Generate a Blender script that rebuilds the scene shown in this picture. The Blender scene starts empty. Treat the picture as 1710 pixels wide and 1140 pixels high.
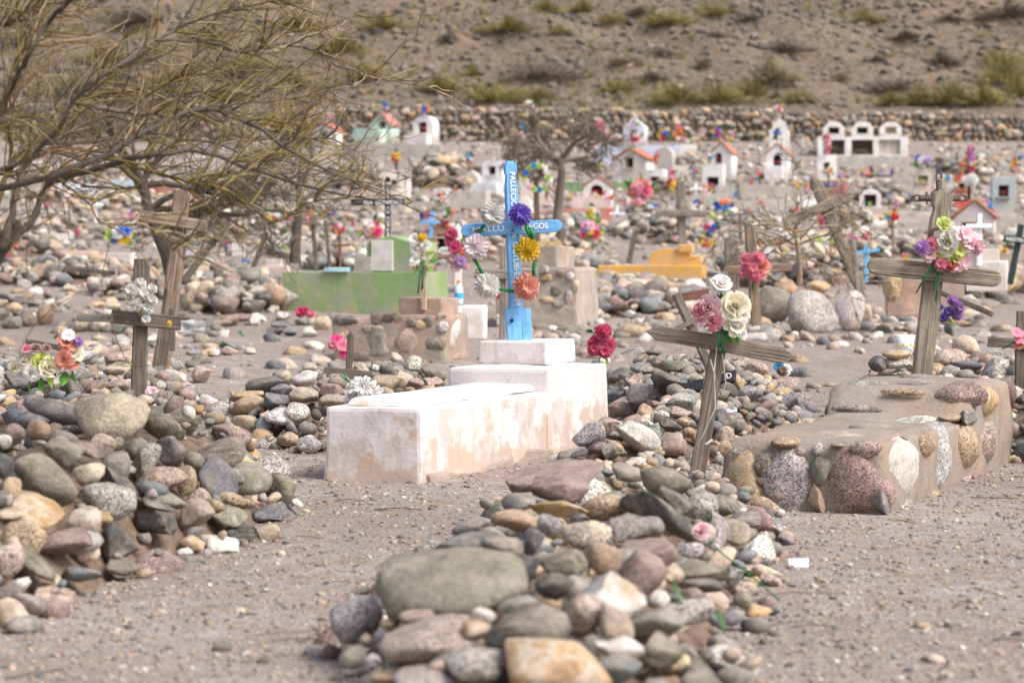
import bpy, bmesh, math, random
import numpy as np
from mathutils import Vector, Matrix, noise, Euler
R = random.Random(7)
NPR = np.random.RandomState(7)
rad = math.radians
C = bpy.context.scene.collection
# ------------------------------------------------------------------ camera, sky, sun, exposure
FPX = 4037.0                      # focal length in photograph pixels (85 mm on a 36 mm wide sensor)
CAMZ = 1.1
PITCH = math.atan(143 / FPX)
cam = bpy.data.cameras.new('camera'); camo = bpy.data.objects.new('camera', cam); C.objects.link(camo)
camo.location = (0, 0, CAMZ); camo.rotation_euler = (rad(90) - PITCH, 0, 0)
cam.sensor_width = 36; cam.sensor_fit = 'HORIZONTAL'; cam.lens = FPX / 1710 * 36
cam.clip_end = 1500; cam.clip_start = 0.1
cam.dof.use_dof = True; cam.dof.focus_distance = 12.6; cam.dof.aperture_fstop = 3.5
bpy.context.scene.camera = camo
world = bpy.data.worlds.new('World'); bpy.context.scene.world = world; world.use_nodes = True
wt = world.node_tree; wt.nodes.clear()
SUN_EL, SUN_AZ = rad(48), rad(125)       # azimuth clockwise from +Y (the view direction)
sky = wt.nodes.new('ShaderNodeTexSky'); sky.sky_type = 'NISHITA'; sky.sun_disc = False
sky.sun_elevation = SUN_EL; sky.sun_rotation = SUN_AZ
sky.air_density = 1.0; sky.dust_density = 4.0; sky.ozone_density = 1.0
hs = wt.nodes.new('ShaderNodeHueSaturation'); hs.inputs['Saturation'].default_value = 0.62
bg = wt.nodes.new('ShaderNodeBackground'); bg.inputs['Strength'].default_value = 0.118
wo = wt.nodes.new('ShaderNodeOutputWorld')
wt.links.new(sky.outputs[0], hs.inputs['Color']); wt.links.new(hs.outputs[0], bg.inputs['Color']); wt.links.new(bg.outputs[0], wo.inputs['Surface'])
sl = bpy.data.lights.new('sun', 'SUN'); sl.energy = 1.52; sl.angle = rad(26); sl.color = (1.0, 0.958, 0.915)
so = bpy.data.objects.new('sun', sl); C.objects.link(so)
sd = Vector((math.sin(SUN_AZ) * math.cos(SUN_EL), math.cos(SUN_AZ) * math.cos(SUN_EL), math.sin(SUN_EL)))
so.rotation_euler = sd.to_track_quat('Z', 'Y').to_euler()
vs = bpy.context.scene.view_settings
vs.view_transform = 'Standard'; vs.look = 'None'; vs.gamma = 1; vs.use_curve_mapping = False; vs.exposure = 0.95
bpy.context.scene.cycles.max_bounces = 5; bpy.context.scene.cycles.diffuse_bounces = 3
bpy.context.scene.cycles.use_denoising = True
# ------------------------------------------------------------------ ground height and picture-to-place helpers
KY = [0, 13, 15, 19, 27, 40, 50, 65, 77.8, 78.4, 79.0, 82, 140, 260]
KZ = [0, 0, .06, .24, .46, 1.2, 2.0, 3.1, 4.75, 4.85, 5.75, 6.5, 29, 84]
_ys = np.linspace(0, 260, 5201); _zs = np.interp(_ys, KY, KZ)
_k = np.hanning(41); _k /= _k.sum(); _zsm = np.convolve(np.pad(_zs, 20, mode='edge'), _k, 'valid')
_zs = np.where((_ys > 75.5) & (_ys < 82), _zs, _zsm)
def tz(x, y):
    x = np.asarray(x, float); y = np.asarray(y, float)
    z = np.interp(y, _ys, _zs)
    a = np.clip((y - 13) / 20, 0, 1) * .05 + .006
    a = np.where(y > 79.5, .28 * np.clip((y - 79.5) / 8, 0, 1), np.where(y > 76, .02, a))
    return z + a * (np.sin(x * 1.3 + y * .7) * .5 + np.sin(x * .53 - y * .91 + 2) * .5 + np.sin(x * 2.9 + 1.3 * y) * .25)
def ray(px, py):
    u = (px - 855) / FPX; v = (570 - py) / FPX
    d = Vector((u, math.cos(PITCH) + v * math.sin(PITCH), -math.sin(PITCH) + v * math.cos(PITCH)))
    return d / d.y
CO = Vector((0, 0, CAMZ))
def P(px, py, D): return CO + ray(px, py) * D
_Ds = np.concatenate([np.arange(4.5, 30, .02), np.arange(30, 180, .1)])
def hit(px, py, f=tz):
    d = ray(px, py); x = d.x * _Ds; z = CAMZ + d.z * _Ds
    g = z - f(x, _Ds); i = np.argmax(g <= 0)
    if not (g <= 0).any(): i = int(np.argmin(g))
    return Vector((x[i], _Ds[i], z[i]))
def gp(px, py):
    p = hit(px, py); p.z = float(tz(p.x, p.y)); return p
def m(px, D): return px * D / FPX
def proj(p):
    d = Vector(p) - CO
    F = d.y * math.cos(PITCH) - d.z * math.sin(PITCH); U = d.y * math.sin(PITCH) + d.z * math.cos(PITCH)
    return 855 + FPX * d.x / F, 570 - FPX * U / F
# ------------------------------------------------------------------ object helpers
THINGS = []
def tag(o, label, cat, group=None):
    o['label'] = label; o['category'] = cat
    if group: o['group'] = group
    THINGS.append(o); return o
def thing(name, label, cat, loc, group=None):
    e = bpy.data.objects.new(name, None); C.objects.link(e); e.location = loc; e.empty_display_size = .1
    return tag(e, label, cat, group)
def link(name, mesh, parent=None, mw=None, color=None):
    o = bpy.data.objects.new(name, mesh); C.objects.link(o)
    if mw is not None: o.matrix_world = mw
    if parent is not None:
        o.parent = parent
        o.matrix_parent_inverse = WM(parent).inverted()
    if color is not None: o.color = (*color, 1)
    return o
def WM(o):
    w = o.matrix_basis.copy()
    if o.parent is not None: w = WM(o.parent) @ o.matrix_parent_inverse @ w
    return w
def mesh(name, verts, faces, mat=None, smooth=False, cols=None):
    me = bpy.data.meshes.new(name); me.from_pydata([tuple(v) for v in verts], [], faces); me.update()
    if mat: me.materials.append(mat)
    if smooth: me.polygons.foreach_set('use_smooth', [True] * len(me.polygons))
    if cols is not None:
        a = me.color_attributes.new('Col', 'FLOAT_COLOR', 'POINT')
        c = np.ones((len(verts), 4), np.float32); c[:, :3] = cols; a.data.foreach_set('color', c.ravel())
    return me
def bmesh_mesh(name, bm, mat, smooth=False):
    me = bpy.data.meshes.new(name); bm.to_mesh(me); bm.free()
    if mat: me.materials.append(mat)
    if smooth: me.polygons.foreach_set('use_smooth', [True] * len(me.polygons))
    return me
def struct(o, kind='structure'): o['kind'] = kind; return o
# ------------------------------------------------------------------ material helpers
class NB:
    def __init__(s, name):
        s.m = bpy.data.materials.new(name); s.m.use_nodes = True; s.t = s.m.node_tree; s.t.nodes.clear()
        s.out = s.t.nodes.new('ShaderNodeOutputMaterial'); s.b = s.t.nodes.new('ShaderNodeBsdfPrincipled')
        s.t.links.new(s.b.outputs[0], s.out.inputs[0]); s.b.inputs['Roughness'].default_value = .9
        s.b.inputs['Specular IOR Level'].default_value = .25
    def set(s, sock, v):
        if isinstance(v, bpy.types.NodeSocket): s.t.links.new(v, sock)
        elif isinstance(v, tuple) and len(v) == 3 and sock.type == 'RGBA': sock.default_value = (*v, 1)
        else: sock.default_value = v
    def n(s, typ, props=None, **ins):
        nd = s.t.nodes.new('ShaderNode' + typ)
        for k, v in (props or {}).items(): setattr(nd, k, v)
        for k, v in ins.items():
            s.set(nd.inputs[int(k[1:])] if k[0] == 'i' and k[1:].isdigit() else nd.inputs[k.replace('_', ' ')], v)
        return nd
    def noise(s, vec, scale, detail=3, rough=.6): return s.n('TexNoise', Vector=vec, Scale=scale, Detail=detail, Roughness=rough).outputs[0]
    def voro(s, vec, scale, feature='F1', out='Color'): return s.n('TexVoronoi', {'feature': feature}, Vector=vec, Scale=scale).outputs[out]
    def mix(s, f, a, b, blend='MIX'): 
        return s.n('Mix', {'data_type': 'RGBA', 'blend_type': blend}, i0=f, i6=a, i7=b).outputs[2]
    def rng(s, v, a, b, c=0., d=1.): return s.n('MapRange', i0=v, i1=a, i2=b, i3=c, i4=d).outputs[0]
    def math(s, op, a, b=0.): return s.n('Math', {'operation': op}, i0=a, i1=b).outputs[0]
    def val(s, col, f): return s.n('HueSaturation', Color=col, Value=f).outputs[0]
    def pos(s): return s.n('NewGeometry').outputs['Position']
    def obj(s): return s.n('TexCoord').outputs['Object']
    def scale(s, vec, k): return s.n('Mapping', Vector=vec, Scale=k).outputs[0]
    def bump(s, h, strength=.5, dist=.02): s.set(s.b.inputs['Normal'], s.n('Bump', Height=h, Strength=strength, Distance=dist).outputs[0])
    def col(s, c): s.set(s.b.inputs['Base Color'], c); return s
    def done(s, rough=None):
        if rough is not None: s.b.inputs['Roughness'].default_value = rough
        return s.m
def objcol(b, attr=False): return b.n('VertexColor', {'layer_name': 'Col'}).outputs[0] if attr else b.n('ObjectInfo').outputs['Color']
def make_rock(name, kind, attr=False):
    b = NB(name); p = b.pos(); c = objcol(b, attr)
    n1 = b.noise(p, 8, 5, .7); n2 = b.noise(p, 60, 4, .75); n3 = b.noise(p, 190, 3, .7); pt = b.noise(p, 13, 4, .65)
    c = b.mix(b.rng(pt, .45, .68, 0, .36), c, (.40, .325, .26))
    c = b.val(c, b.rng(n1, .3, .7, .6, 1.4))
    c = b.val(c, b.rng(n2, .3, .7, .66, 1.32)); c = b.val(c, b.rng(n3, .3, .7, .8, 1.2))
    c = b.mix(b.rng(n2, .64, .72, 0, .4), c, (.07, .062, .055))
    h = b.math('ADD', n1, b.math('ADD', b.math('MULTIPLY', n2, .5), b.math('MULTIPLY', n3, .18)))
    if kind == 'granite':
        v = b.n('SeparateColor', i0=b.voro(p, 170)).outputs[0]; w_ = b.math('ADD', v, b.math('MULTIPLY', b.math('SUBTRACT', n1, .5), .5))
        c = b.mix(b.rng(w_, .66, .76, 0, .6), c, b.val(c, 1.7))
        c = b.mix(b.rng(w_, .3, .2, 0, .72), c, (.06, .057, .058))
        h = b.math('ADD', h, b.math('MULTIPLY', v, .25))
    if kind == 'schist':
        r = b.n('ObjectInfo').outputs['Random']
        rv = b.n('VectorRotate', {'rotation_type': 'AXIS_ANGLE'}, Vector=p, Axis=(.5, .3, .8), Angle=b.math('MULTIPLY', r, 6.)).outputs[0]
        s = b.noise(b.scale(rv, (5, 5, 42)), 1.6, 5, .7)
        c = b.val(c, b.rng(s, .35, .65, .62, 1.35))
        h = b.math('ADD', h, b.math('MULTIPLY', s, .8))
    if kind == 'veined':
        s = b.noise(p, 5, 4, .6)
        c = b.mix(b.rng(b.math('ABSOLUTE', b.math('SUBTRACT', s, .5)), .045, .0, 0, .65), c, (.62, .56, .5))
        y = b.noise(p, 7, 2, .5)
        c = b.mix(b.rng(y, .58, .68, 0, .55), c, (.36, .2, .07))
    nz = b.n('SeparateXYZ', Vector=b.n('NewGeometry').outputs['Normal']).outputs[2]
    c = b.mix(b.math('MULTIPLY', b.rng(nz, .2, .95, 0, .28), b.rng(pt, .35, .6)), c, (.45, .365, .30))
    # dust and lichen
    l = b.noise(p, 22, 4, .75)
    c = b.mix(b.rng(l, .6, .72, 0, .35), c, (.46, .39, .32))
    b.col(c); b.bump(h, .85, .018); return b.done(.9)
ROCK = {'p': make_rock('rock_plain', 'plain'), 'g': make_rock('rock_granite', 'granite'), 's': make_rock('rock_schist', 'schist'), 'v': make_rock('rock_veined', 'veined')}
ROCKCOL = make_rock('rock_vertex_coloured', 'plain', True)
def ground_mat():
    b = NB('gravelly_sand'); p = b.pos()
    n0 = b.noise(p, .55, 4, .6); n1 = b.noise(p, 3.5, 4, .65); n2 = b.noise(p, 38, 3, .7)
    c = b.mix(b.rng(n0, .35, .65), (.262, .218, .196), (.358, .316, .295))
    c = b.mix(b.rng(n1, .42, .62, 0, .7), c, (.30, .222, .175))
    vd = b.n('TexVoronoi', Vector=p, Scale=62.)
    v = b.n('SeparateColor', i0=vd.outputs['Color']); d = vd.outputs['Distance']
    r = b.n('ValToRGB', Fac=v.outputs[0]); e = r.color_ramp; e.interpolation = 'CONSTANT'
    for pos_, col_ in ((.0, (.13, .12, .125)), (.1, (.26, .22, .21)), (.3, (.42, .33, .28)), (.55, (.37, .28, .22)), (.75, (.5, .43, .39)), (.92, (.54, .49, .46))):
        el = e.elements.new(pos_) if pos_ else e.elements[0]; el.color = (*col_, 1)
    peb = b.math('MULTIPLY', b.rng(d, .42, .34), b.rng(b.math('ADD', v.outputs[1], b.math('MULTIPLY', n1, .7)), .55, .75))
    c = b.mix(b.math('MULTIPLY', peb, .85), c, r.outputs[0])
    vd2 = b.n('TexVoronoi', Vector=p, Scale=160.); v2 = b.n('SeparateColor', i0=vd2.outputs['Color']).outputs[0]
    c = b.val(c, b.rng(v2, 0, 1, .62, 1.36))
    c = b.val(c, b.rng(n2, .3, .7, .86, 1.14))
    b.col(c)
    h = b.math('ADD', b.math('MULTIPLY', peb, b.math('SUBTRACT', .6, d)), b.math('ADD', b.math('MULTIPLY', n2, .4), b.math('MULTIPLY', v2, .25)))
    n4 = b.noise(p, 7.5, 3, .55); h = b.math('ADD', h, b.math('MULTIPLY', n4, 2.2)); c2 = b.val(c, b.rng(n4, .35, .65, .9, 1.08)); b.col(c2)
    b.bump(h, .9, .013); return b.done(.95)
def hill_mat():
    b = NB('stony_hillside'); p = b.pos()
    n0 = b.noise(p, .16, 5, .65); n1 = b.noise(p, .9, 4, .7); n2 = b.noise(p, 6., 3, .7)
    c = b.mix(b.rng(n0, .4, .62), (.18, .135, .095), (.137, .108, .08))
    c = b.mix(b.rng(n1, .5, .66, 0, .7), c, (.21, .15, .10))
    v = b.n('SeparateColor', i0=b.voro(p, 7.)).outputs[0]
    c = b.val(c, b.rng(v, 0, 1, .68, 1.28)); c = b.val(c, b.rng(n2, .3, .7, .7, 1.3))
    b.col(c); b.bump(b.math('ADD', b.math('MULTIPLY', v, .5), n1), .7, .15); return b.done(.95)
def soil_mat():
    b = NB('grave_soil'); p = b.pos(); n1 = b.noise(p, 12, 5, .7); n2 = b.noise(p, 80, 3, .7)
    c = b.mix(b.rng(n1, .35, .65), (.17, .115, .085), (.28, .2, .15)); c = b.val(c, b.rng(n2, .3, .7, .7, 1.25))
    b.col(c); b.bump(b.math('ADD', n1, n2), .8, .02); return b.done(.95)
def wood_mat():
    b = NB('weathered_wood'); o = b.obj(); c = objcol(b)
    rr = b.n('ObjectInfo').outputs['Random']
    o = b.n('VectorMath', {'operation': 'ADD'}, i0=o, i1=b.n('CombineXYZ', X=b.math('MULTIPLY', rr, 9.), Y=0., Z=b.math('MULTIPLY', rr, 23.)).outputs[0]).outputs[0]
    g = b.noise(b.scale(o, (95, 95, 3.2)), 1., 5, .7); k = b.noise(b.scale(o, (34, 34, 1.1)), 1., 3, .6); s = b.noise(o, 9, 4, .6)
    c = b.val(c, b.rng(g, .32, .68, .45, 1.5)); c = b.val(c, b.rng(s, .3, .7, .72, 1.25))
    c = b.mix(b.rng(k, .38, .33, 0, .8), c, (.045, .036, .03))
    b.col(c); b.bump(b.math('ADD', g, b.math('MULTIPLY', k, 1.2)), .8, .008); return b.done(.9)
def painted_wood(name, under=(.32, .27, .22), amount=.63):
    b = NB(name); o = b.obj(); c = objcol(b)
    g = b.noise(b.scale(o, (80, 80, 4)), 1., 5, .75); s = b.noise(o, 14, 4, .6)
    c = b.val(c, b.rng(g, .3, .7, .72, 1.2)); c = b.val(c, b.rng(s, .3, .7, .82, 1.15))
    k = b.noise(b.scale(o, (50, 50, 2.5)), 1., 4, .7)
    c = b.mix(b.rng(k, .36, .31, 0, .7), c, (.05, .09, .16))
    c = b.mix(b.rng(b.math('MULTIPLY', g, s), amount * .62, amount * .72, 0, .7), c, under)
    b.col(c); b.bump(b.math('ADD', g, k), .5, .006); return b.done(.75)
def plaster_mat(name, stain=(.42, .25, .15), bare=(.46, .41, .385), s0=.5, low=.3, grey=.5, wz=False, st=.85, sc=1.):
    """limewash worn to the render: colour from the object, stains with a shape of their own, more of them low down"""
    b = NB(name); p = b.pos(); o = b.obj(); c = objcol(b)
    n1 = b.noise(p, 2.6, 5, .6); n2 = b.noise(p, 7.5, 5, .62); n3 = b.noise(p, 45, 3, .7)
    z = b.n('SeparateXYZ', Vector=p if wz else o).outputs[2]
    c = b.val(c, b.rng(n3, .3, .7, .93, 1.05))
    c = b.mix(b.rng(n1, .44, .66, 0, .55), c, b.mix(.5, c, (.62, .46, .38)))
    w = b.math('ADD', n2, b.math('ADD', b.rng(z, 0, low, .17, -.05), b.rng(z, .02, .13, .07, 0)))
    c = b.mix(b.rng(w, s0, s0 + .12, 0, st), c, b.mix(b.rng(n1, .4, .6), stain, (.55, .36, .24)))
    dr = b.noise(b.scale(p, (16, 16, 1.6)), 1., 4, .65); c = b.mix(b.math('MULTIPLY', b.rng(dr, .54, .66, 0, .4), b.rng(n1, .4, .55)), c, (.44, .36, .31))
    ch = b.noise(p, 26, 4, .75); c = b.mix(b.rng(ch, .66, .69, 0, .5), c, bare)
    g2 = b.noise(p, 3.4, 3, .55)
    c = b.mix(b.math('MULTIPLY', b.rng(g2, .54, .58), grey), c, bare)
    b.col(c); b.bump(b.math('ADD', n3, b.math('MULTIPLY', n2, 1.2)), .35, .008); return b.done(.92)
def mortar_mat():
    b = NB('mud_mortar'); p = b.pos(); c = objcol(b)
    n1 = b.noise(p, 5, 5, .65); n2 = b.noise(p, 60, 3, .7); w = b.noise(p, 2.2, 3, .5)
    c = b.val(c, b.rng(n1, .3, .7, .72, 1.22)); c = b.val(c, b.rng(n2, .3, .7, .9, 1.1))
    c = b.mix(b.rng(w, .5, .64, 0, .55), c, (.36, .245, .17)); c = b.mix(b.rng(b.noise(p, 3.1, 4, .6), .5, .62, 0, .6), c, (.30, .275, .25))
    pd = b.n('VectorMath', {'operation': 'ADD'}, i0=p, i1=b.n('VectorMath', {'operation': 'SCALE'}, i0=b.n('TexNoise', Vector=p, Scale=9.).outputs[1], Scale=.22).outputs[0]).outputs[0]
    cr = b.n('TexVoronoi', {'feature': 'DISTANCE_TO_EDGE'}, Vector=pd, Scale=2.0).outputs[0]
    b.col(c); b.bump(b.math('ADD', n1, b.math('MULTIPLY', n2, .35)), .9, .022); return b.done(.93)
def petal_mat():
    b = NB('cloth_petal'); c = objcol(b); o = b.obj(); n = b.noise(o, 4.5, 4, .7); rr = b.n('VectorMath', {'operation': 'LENGTH'}, i0=o).outputs['Value']
    c = b.mix(b.rng(rr, .7, 1.15, 0, .14), b.val(c, b.rng(rr, .05, .6, .72, 1.)), (.8, .76, .7))
    c = b.val(c, b.rng(n, .3, .7, .8, 1.15)); b.col(c)
    tr = b.n('BsdfTranslucent', Color=c); mx = b.n('MixShader', i0=.3, i1=b.b.outputs[0], i2=tr.outputs[0])
    b.t.links.new(mx.outputs[0], b.out.inputs[0]); return b.done(.75)
def simple(name, col=None, rough=.8, metal=0., noise_=.15, attr=False, scale=20., bump=.2):
    b = NB(name); c = objcol(b, attr) if col is None else b.n('RGB').outputs[0]
    if col is not None: c.default_value = (*col, 1)
    n = b.noise(b.pos(), scale, 4, .65)
    b.col(b.val(c, b.rng(n, .3, .7, 1 - noise_, 1 + noise_))); b.b.inputs['Metallic'].default_value = metal
    if bump: b.bump(n, bump, .01)
    return b.done(rough)
def leafy(name, attr=True):
    b = NB(name); c = objcol(b, attr); n = b.noise(b.pos(), 5, 3, .6); c = b.val(c, b.rng(n, .3, .7, .7, 1.3)); b.col(c); return b.done(.85)
M_GROUND = ground_mat(); M_HILL = hill_mat(); M_SOIL = soil_mat(); M_WOOD = wood_mat(); M_PAINTW = painted_wood('painted_wood')
M_TOMB = plaster_mat('white_limewash', stain=(.40, .27, .19), s0=.55, low=.42, grey=.42, wz=True, st=.66)
M_PLAST = plaster_mat('painted_plaster', stain=(.40, .32, .27), s0=.52, low=.5, grey=.2, st=.36)
M_GREEN = plaster_mat('green_limewash', stain=(.34, .34, .26), bare=(.30, .32, .26), s0=.56, low=.5, grey=.6)
M_MORTAR = mortar_mat(); M_PETAL = petal_mat(); M_ATTR = simple('painted_surface', None, .8, attr=True)
M_BARK = simple('bark', None, .9, noise_=.35, attr=True, scale=60, bump=.6)
M_CONC = simple('concrete', None, .92, noise_=.25, scale=6, bump=.4)
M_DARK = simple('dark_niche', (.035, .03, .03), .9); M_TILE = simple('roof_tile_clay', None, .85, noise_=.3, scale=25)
M_PAPER = simple('paper', (.8, .8, .82), .8); M_WIRE = simple('wire', None, .6); M_LEAF = leafy('shrub_twigs')
M_IRON = simple('rusty_iron', (.11, .085, .07), .7, .3, .4, scale=50); M_WHITE = simple('white_lettering', (.82, .82, .8), .8, bump=0)
def glass_mat():
    b = NB('clear_plastic'); b.b.inputs['Base Color'].default_value = (.9, .95, .97, 1); b.b.inputs['Transmission Weight'].default_value = .85
    b.b.inputs['Roughness'].default_value = .12; b.b.inputs['IOR'].default_value = 1.2; return b.m
M_GLASS = glass_mat()
# ------------------------------------------------------------------ ground, hill
def grid_obj(name, xs, ys, f, mat):
    X, Y = np.meshgrid(xs, ys); Z = f(X, Y); V = np.stack([X, Y, Z], -1).reshape(-1, 3)
    nx = len(xs); idx = np.arange(len(xs) * len(ys)).reshape(len(ys), nx)
    F = np.stack([idx[:-1, :-1], idx[:-1, 1:], idx[1:, 1:], idx[1:, :-1]], -1).reshape(-1, 4).tolist()
    return link(name, mesh(name, V, F, mat, True))
xs = np.concatenate([np.linspace(-120, -24, 16)[:-1], np.linspace(-24, 24, 240), np.linspace(24, 120, 16)[1:]])
struct(grid_obj('ground', xs, np.concatenate([np.linspace(-30, 4, 12)[:-1], np.linspace(4, 30, 260), np.linspace(30, 78.2, 240)[1:]]), tz, M_GROUND))
struct(grid_obj('hillside', xs, np.concatenate([np.linspace(78.2, 112, 140), np.linspace(112, 260, 50)[1:]]), tz, M_HILL))
# ------------------------------------------------------------------ stones
def stone_mesh(seed, kind, sub):
    rr = random.Random(seed); bm = bmesh.new(); bmesh.ops.create_icosphere(bm, subdivisions=sub, radius=1)
    off = Vector((rr.random() * 99, rr.random() * 99, rr.random() * 99))
    ncut = {'r': 9, 'a': 15, 's': 11}[kind]; cuts = []
    for _ in range(ncut):
        v = Vector((rr.gauss(0, 1), rr.gauss(0, 1), rr.gauss(0, 1))).normalized(); cuts.append((v, rr.uniform(.55, .86) if kind == 'r' else rr.uniform(.38, .76)))
    soft = {'r': .72, 'a': .97, 's': .95}[kind]
    for v in bm.verts:
        p = v.co.copy()
        p *= 1 + .30 * noise.noise(p * .8 + off) + .10 * noise.noise(p * 2.1 + off)
        for nrm, d in cuts:
            t = p.dot(nrm) - d
            if t > 0: p -= nrm * t * soft
        amp = .045 if kind == 'r' else .085
        p *= 1 + amp * noise.noise(p * 4.5 + off) + amp * .5 * noise.noise(p * 10 + off)
        v.co = p
    if kind == 's':
        for v in bm.verts: v.co.z *= .55
    mn = [min(v.co[i] for v in bm.verts) for i in range(3)]; mx = [max(v.co[i] for v in bm.verts) for i in range(3)]
    for v in bm.verts:
        for i in range(3): v.co[i] = (v.co[i] - (mn[i] + mx[i]) / 2) / ((mx[i] - mn[i]) / 2)
    return bm
STONES = {}
for kind, nvar in (('r', 12), ('a', 10), ('s', 5)):
    for sub in (3, 2):
        for i in range(nvar):
            bm = stone_mesh(i * 7 + ord(kind), kind, sub)
            vs_ = [v.co.copy() for v in bm.verts]; fs_ = [[v.index for v in f.verts] for f in bm.faces]; bm.free()
            for mk in ROCK: STONES[kind, sub, i, mk] = mesh('stone', vs_, fs_, ROCK[mk], True)
NV = {'r': 12, 'a': 10, 's': 5}
SC = {'g': (.262, .242, .222), 'd': (.118, .112, .106), 'b': (.17, .18, .19), 'o': (.205, .19, .148), 'p': (.42, .325, .265), 't': (.41, .30, .2),
      'w': (.64, .595, .55), 'c': (.52, .42, .32), 'k': (.39, .37, .35), 'r': (.26, .18, .165), 'y': (.47, .32, .16)}
SM = {'g': 'gps', 'd': 'ps', 'b': 'ps', 'o': 'pps', 'p': 'gp', 't': 'pg', 'w': 'vg', 'c': 'pv', 'k': 'g', 'r': 'pg', 'y': 'v'}
PALETTE = 'gggggdbbbboooopptttwwccckkrry'
def put_stone(parent, loc, ax, R3, col, kind=None, sub=3, name='stone'):
    kind = kind or R.choice('rraa'); mk = R.choice(SM[col]); i = R.randrange(NV[kind[0]])
    if len(kind) > 1: i = int(kind[1:]) % NV[kind[0]]; kind = kind[0]; mk = SM[col][0]
    f = R.uniform(.85, 1.15); c = tuple(min(.8, x * f * R.uniform(.95, 1.05)) for x in SC[col])
    flip = Matrix.Rotation(R.choice((0, math.pi)), 3, 'Z') @ Matrix.Rotation(R.choice((0, math.pi)) if kind != 's' else 0, 3, 'X')
    M4 = Matrix.Translation(loc) @ (R3 @ Matrix.Diagonal(ax) @ flip).to_4x4()
    return link(name, STONES[kind, sub, i, mk], parent, M4, c)
def parse(s, reg, sc):
    out = []
    for t in s.replace('\n', ';').split(';'):
        q = t.split()
        if len(q) < 5: continue
        x, y, w, h, a = map(float, q[:5]); out.append((reg[0] + x / sc, reg[1] + y / sc, w / sc, h / sc, a, q[5][0], q[5][1:] or None))
    return out
def inside_dist(poly, X, Y):
    X = np.asarray(X, float); Y = np.asarray(Y, float); ins = np.zeros(X.shape, bool); dist = np.full(X.shape, 1e9)
    n = len(poly)
    for i in range(n):
        x1, y1 = poly[i]; x2, y2 = poly[(i + 1) % n]
        cond = ((y1 > Y) != (y2 > Y)) & (X < (x2 - x1) * (Y - y1) / (y2 - y1 + 1e-12) + x1); ins ^= cond
        dx, dy = x2 - x1, y2 - y1; t = np.clip(((X - x1) * dx + (Y - y1) * dy) / (dx * dx + dy * dy), 0, 1)
        dist = np.minimum(dist, np.hypot(X - x1 - t * dx, Y - y1 - t * dy))
    return np.where(ins, dist, -dist)
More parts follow.
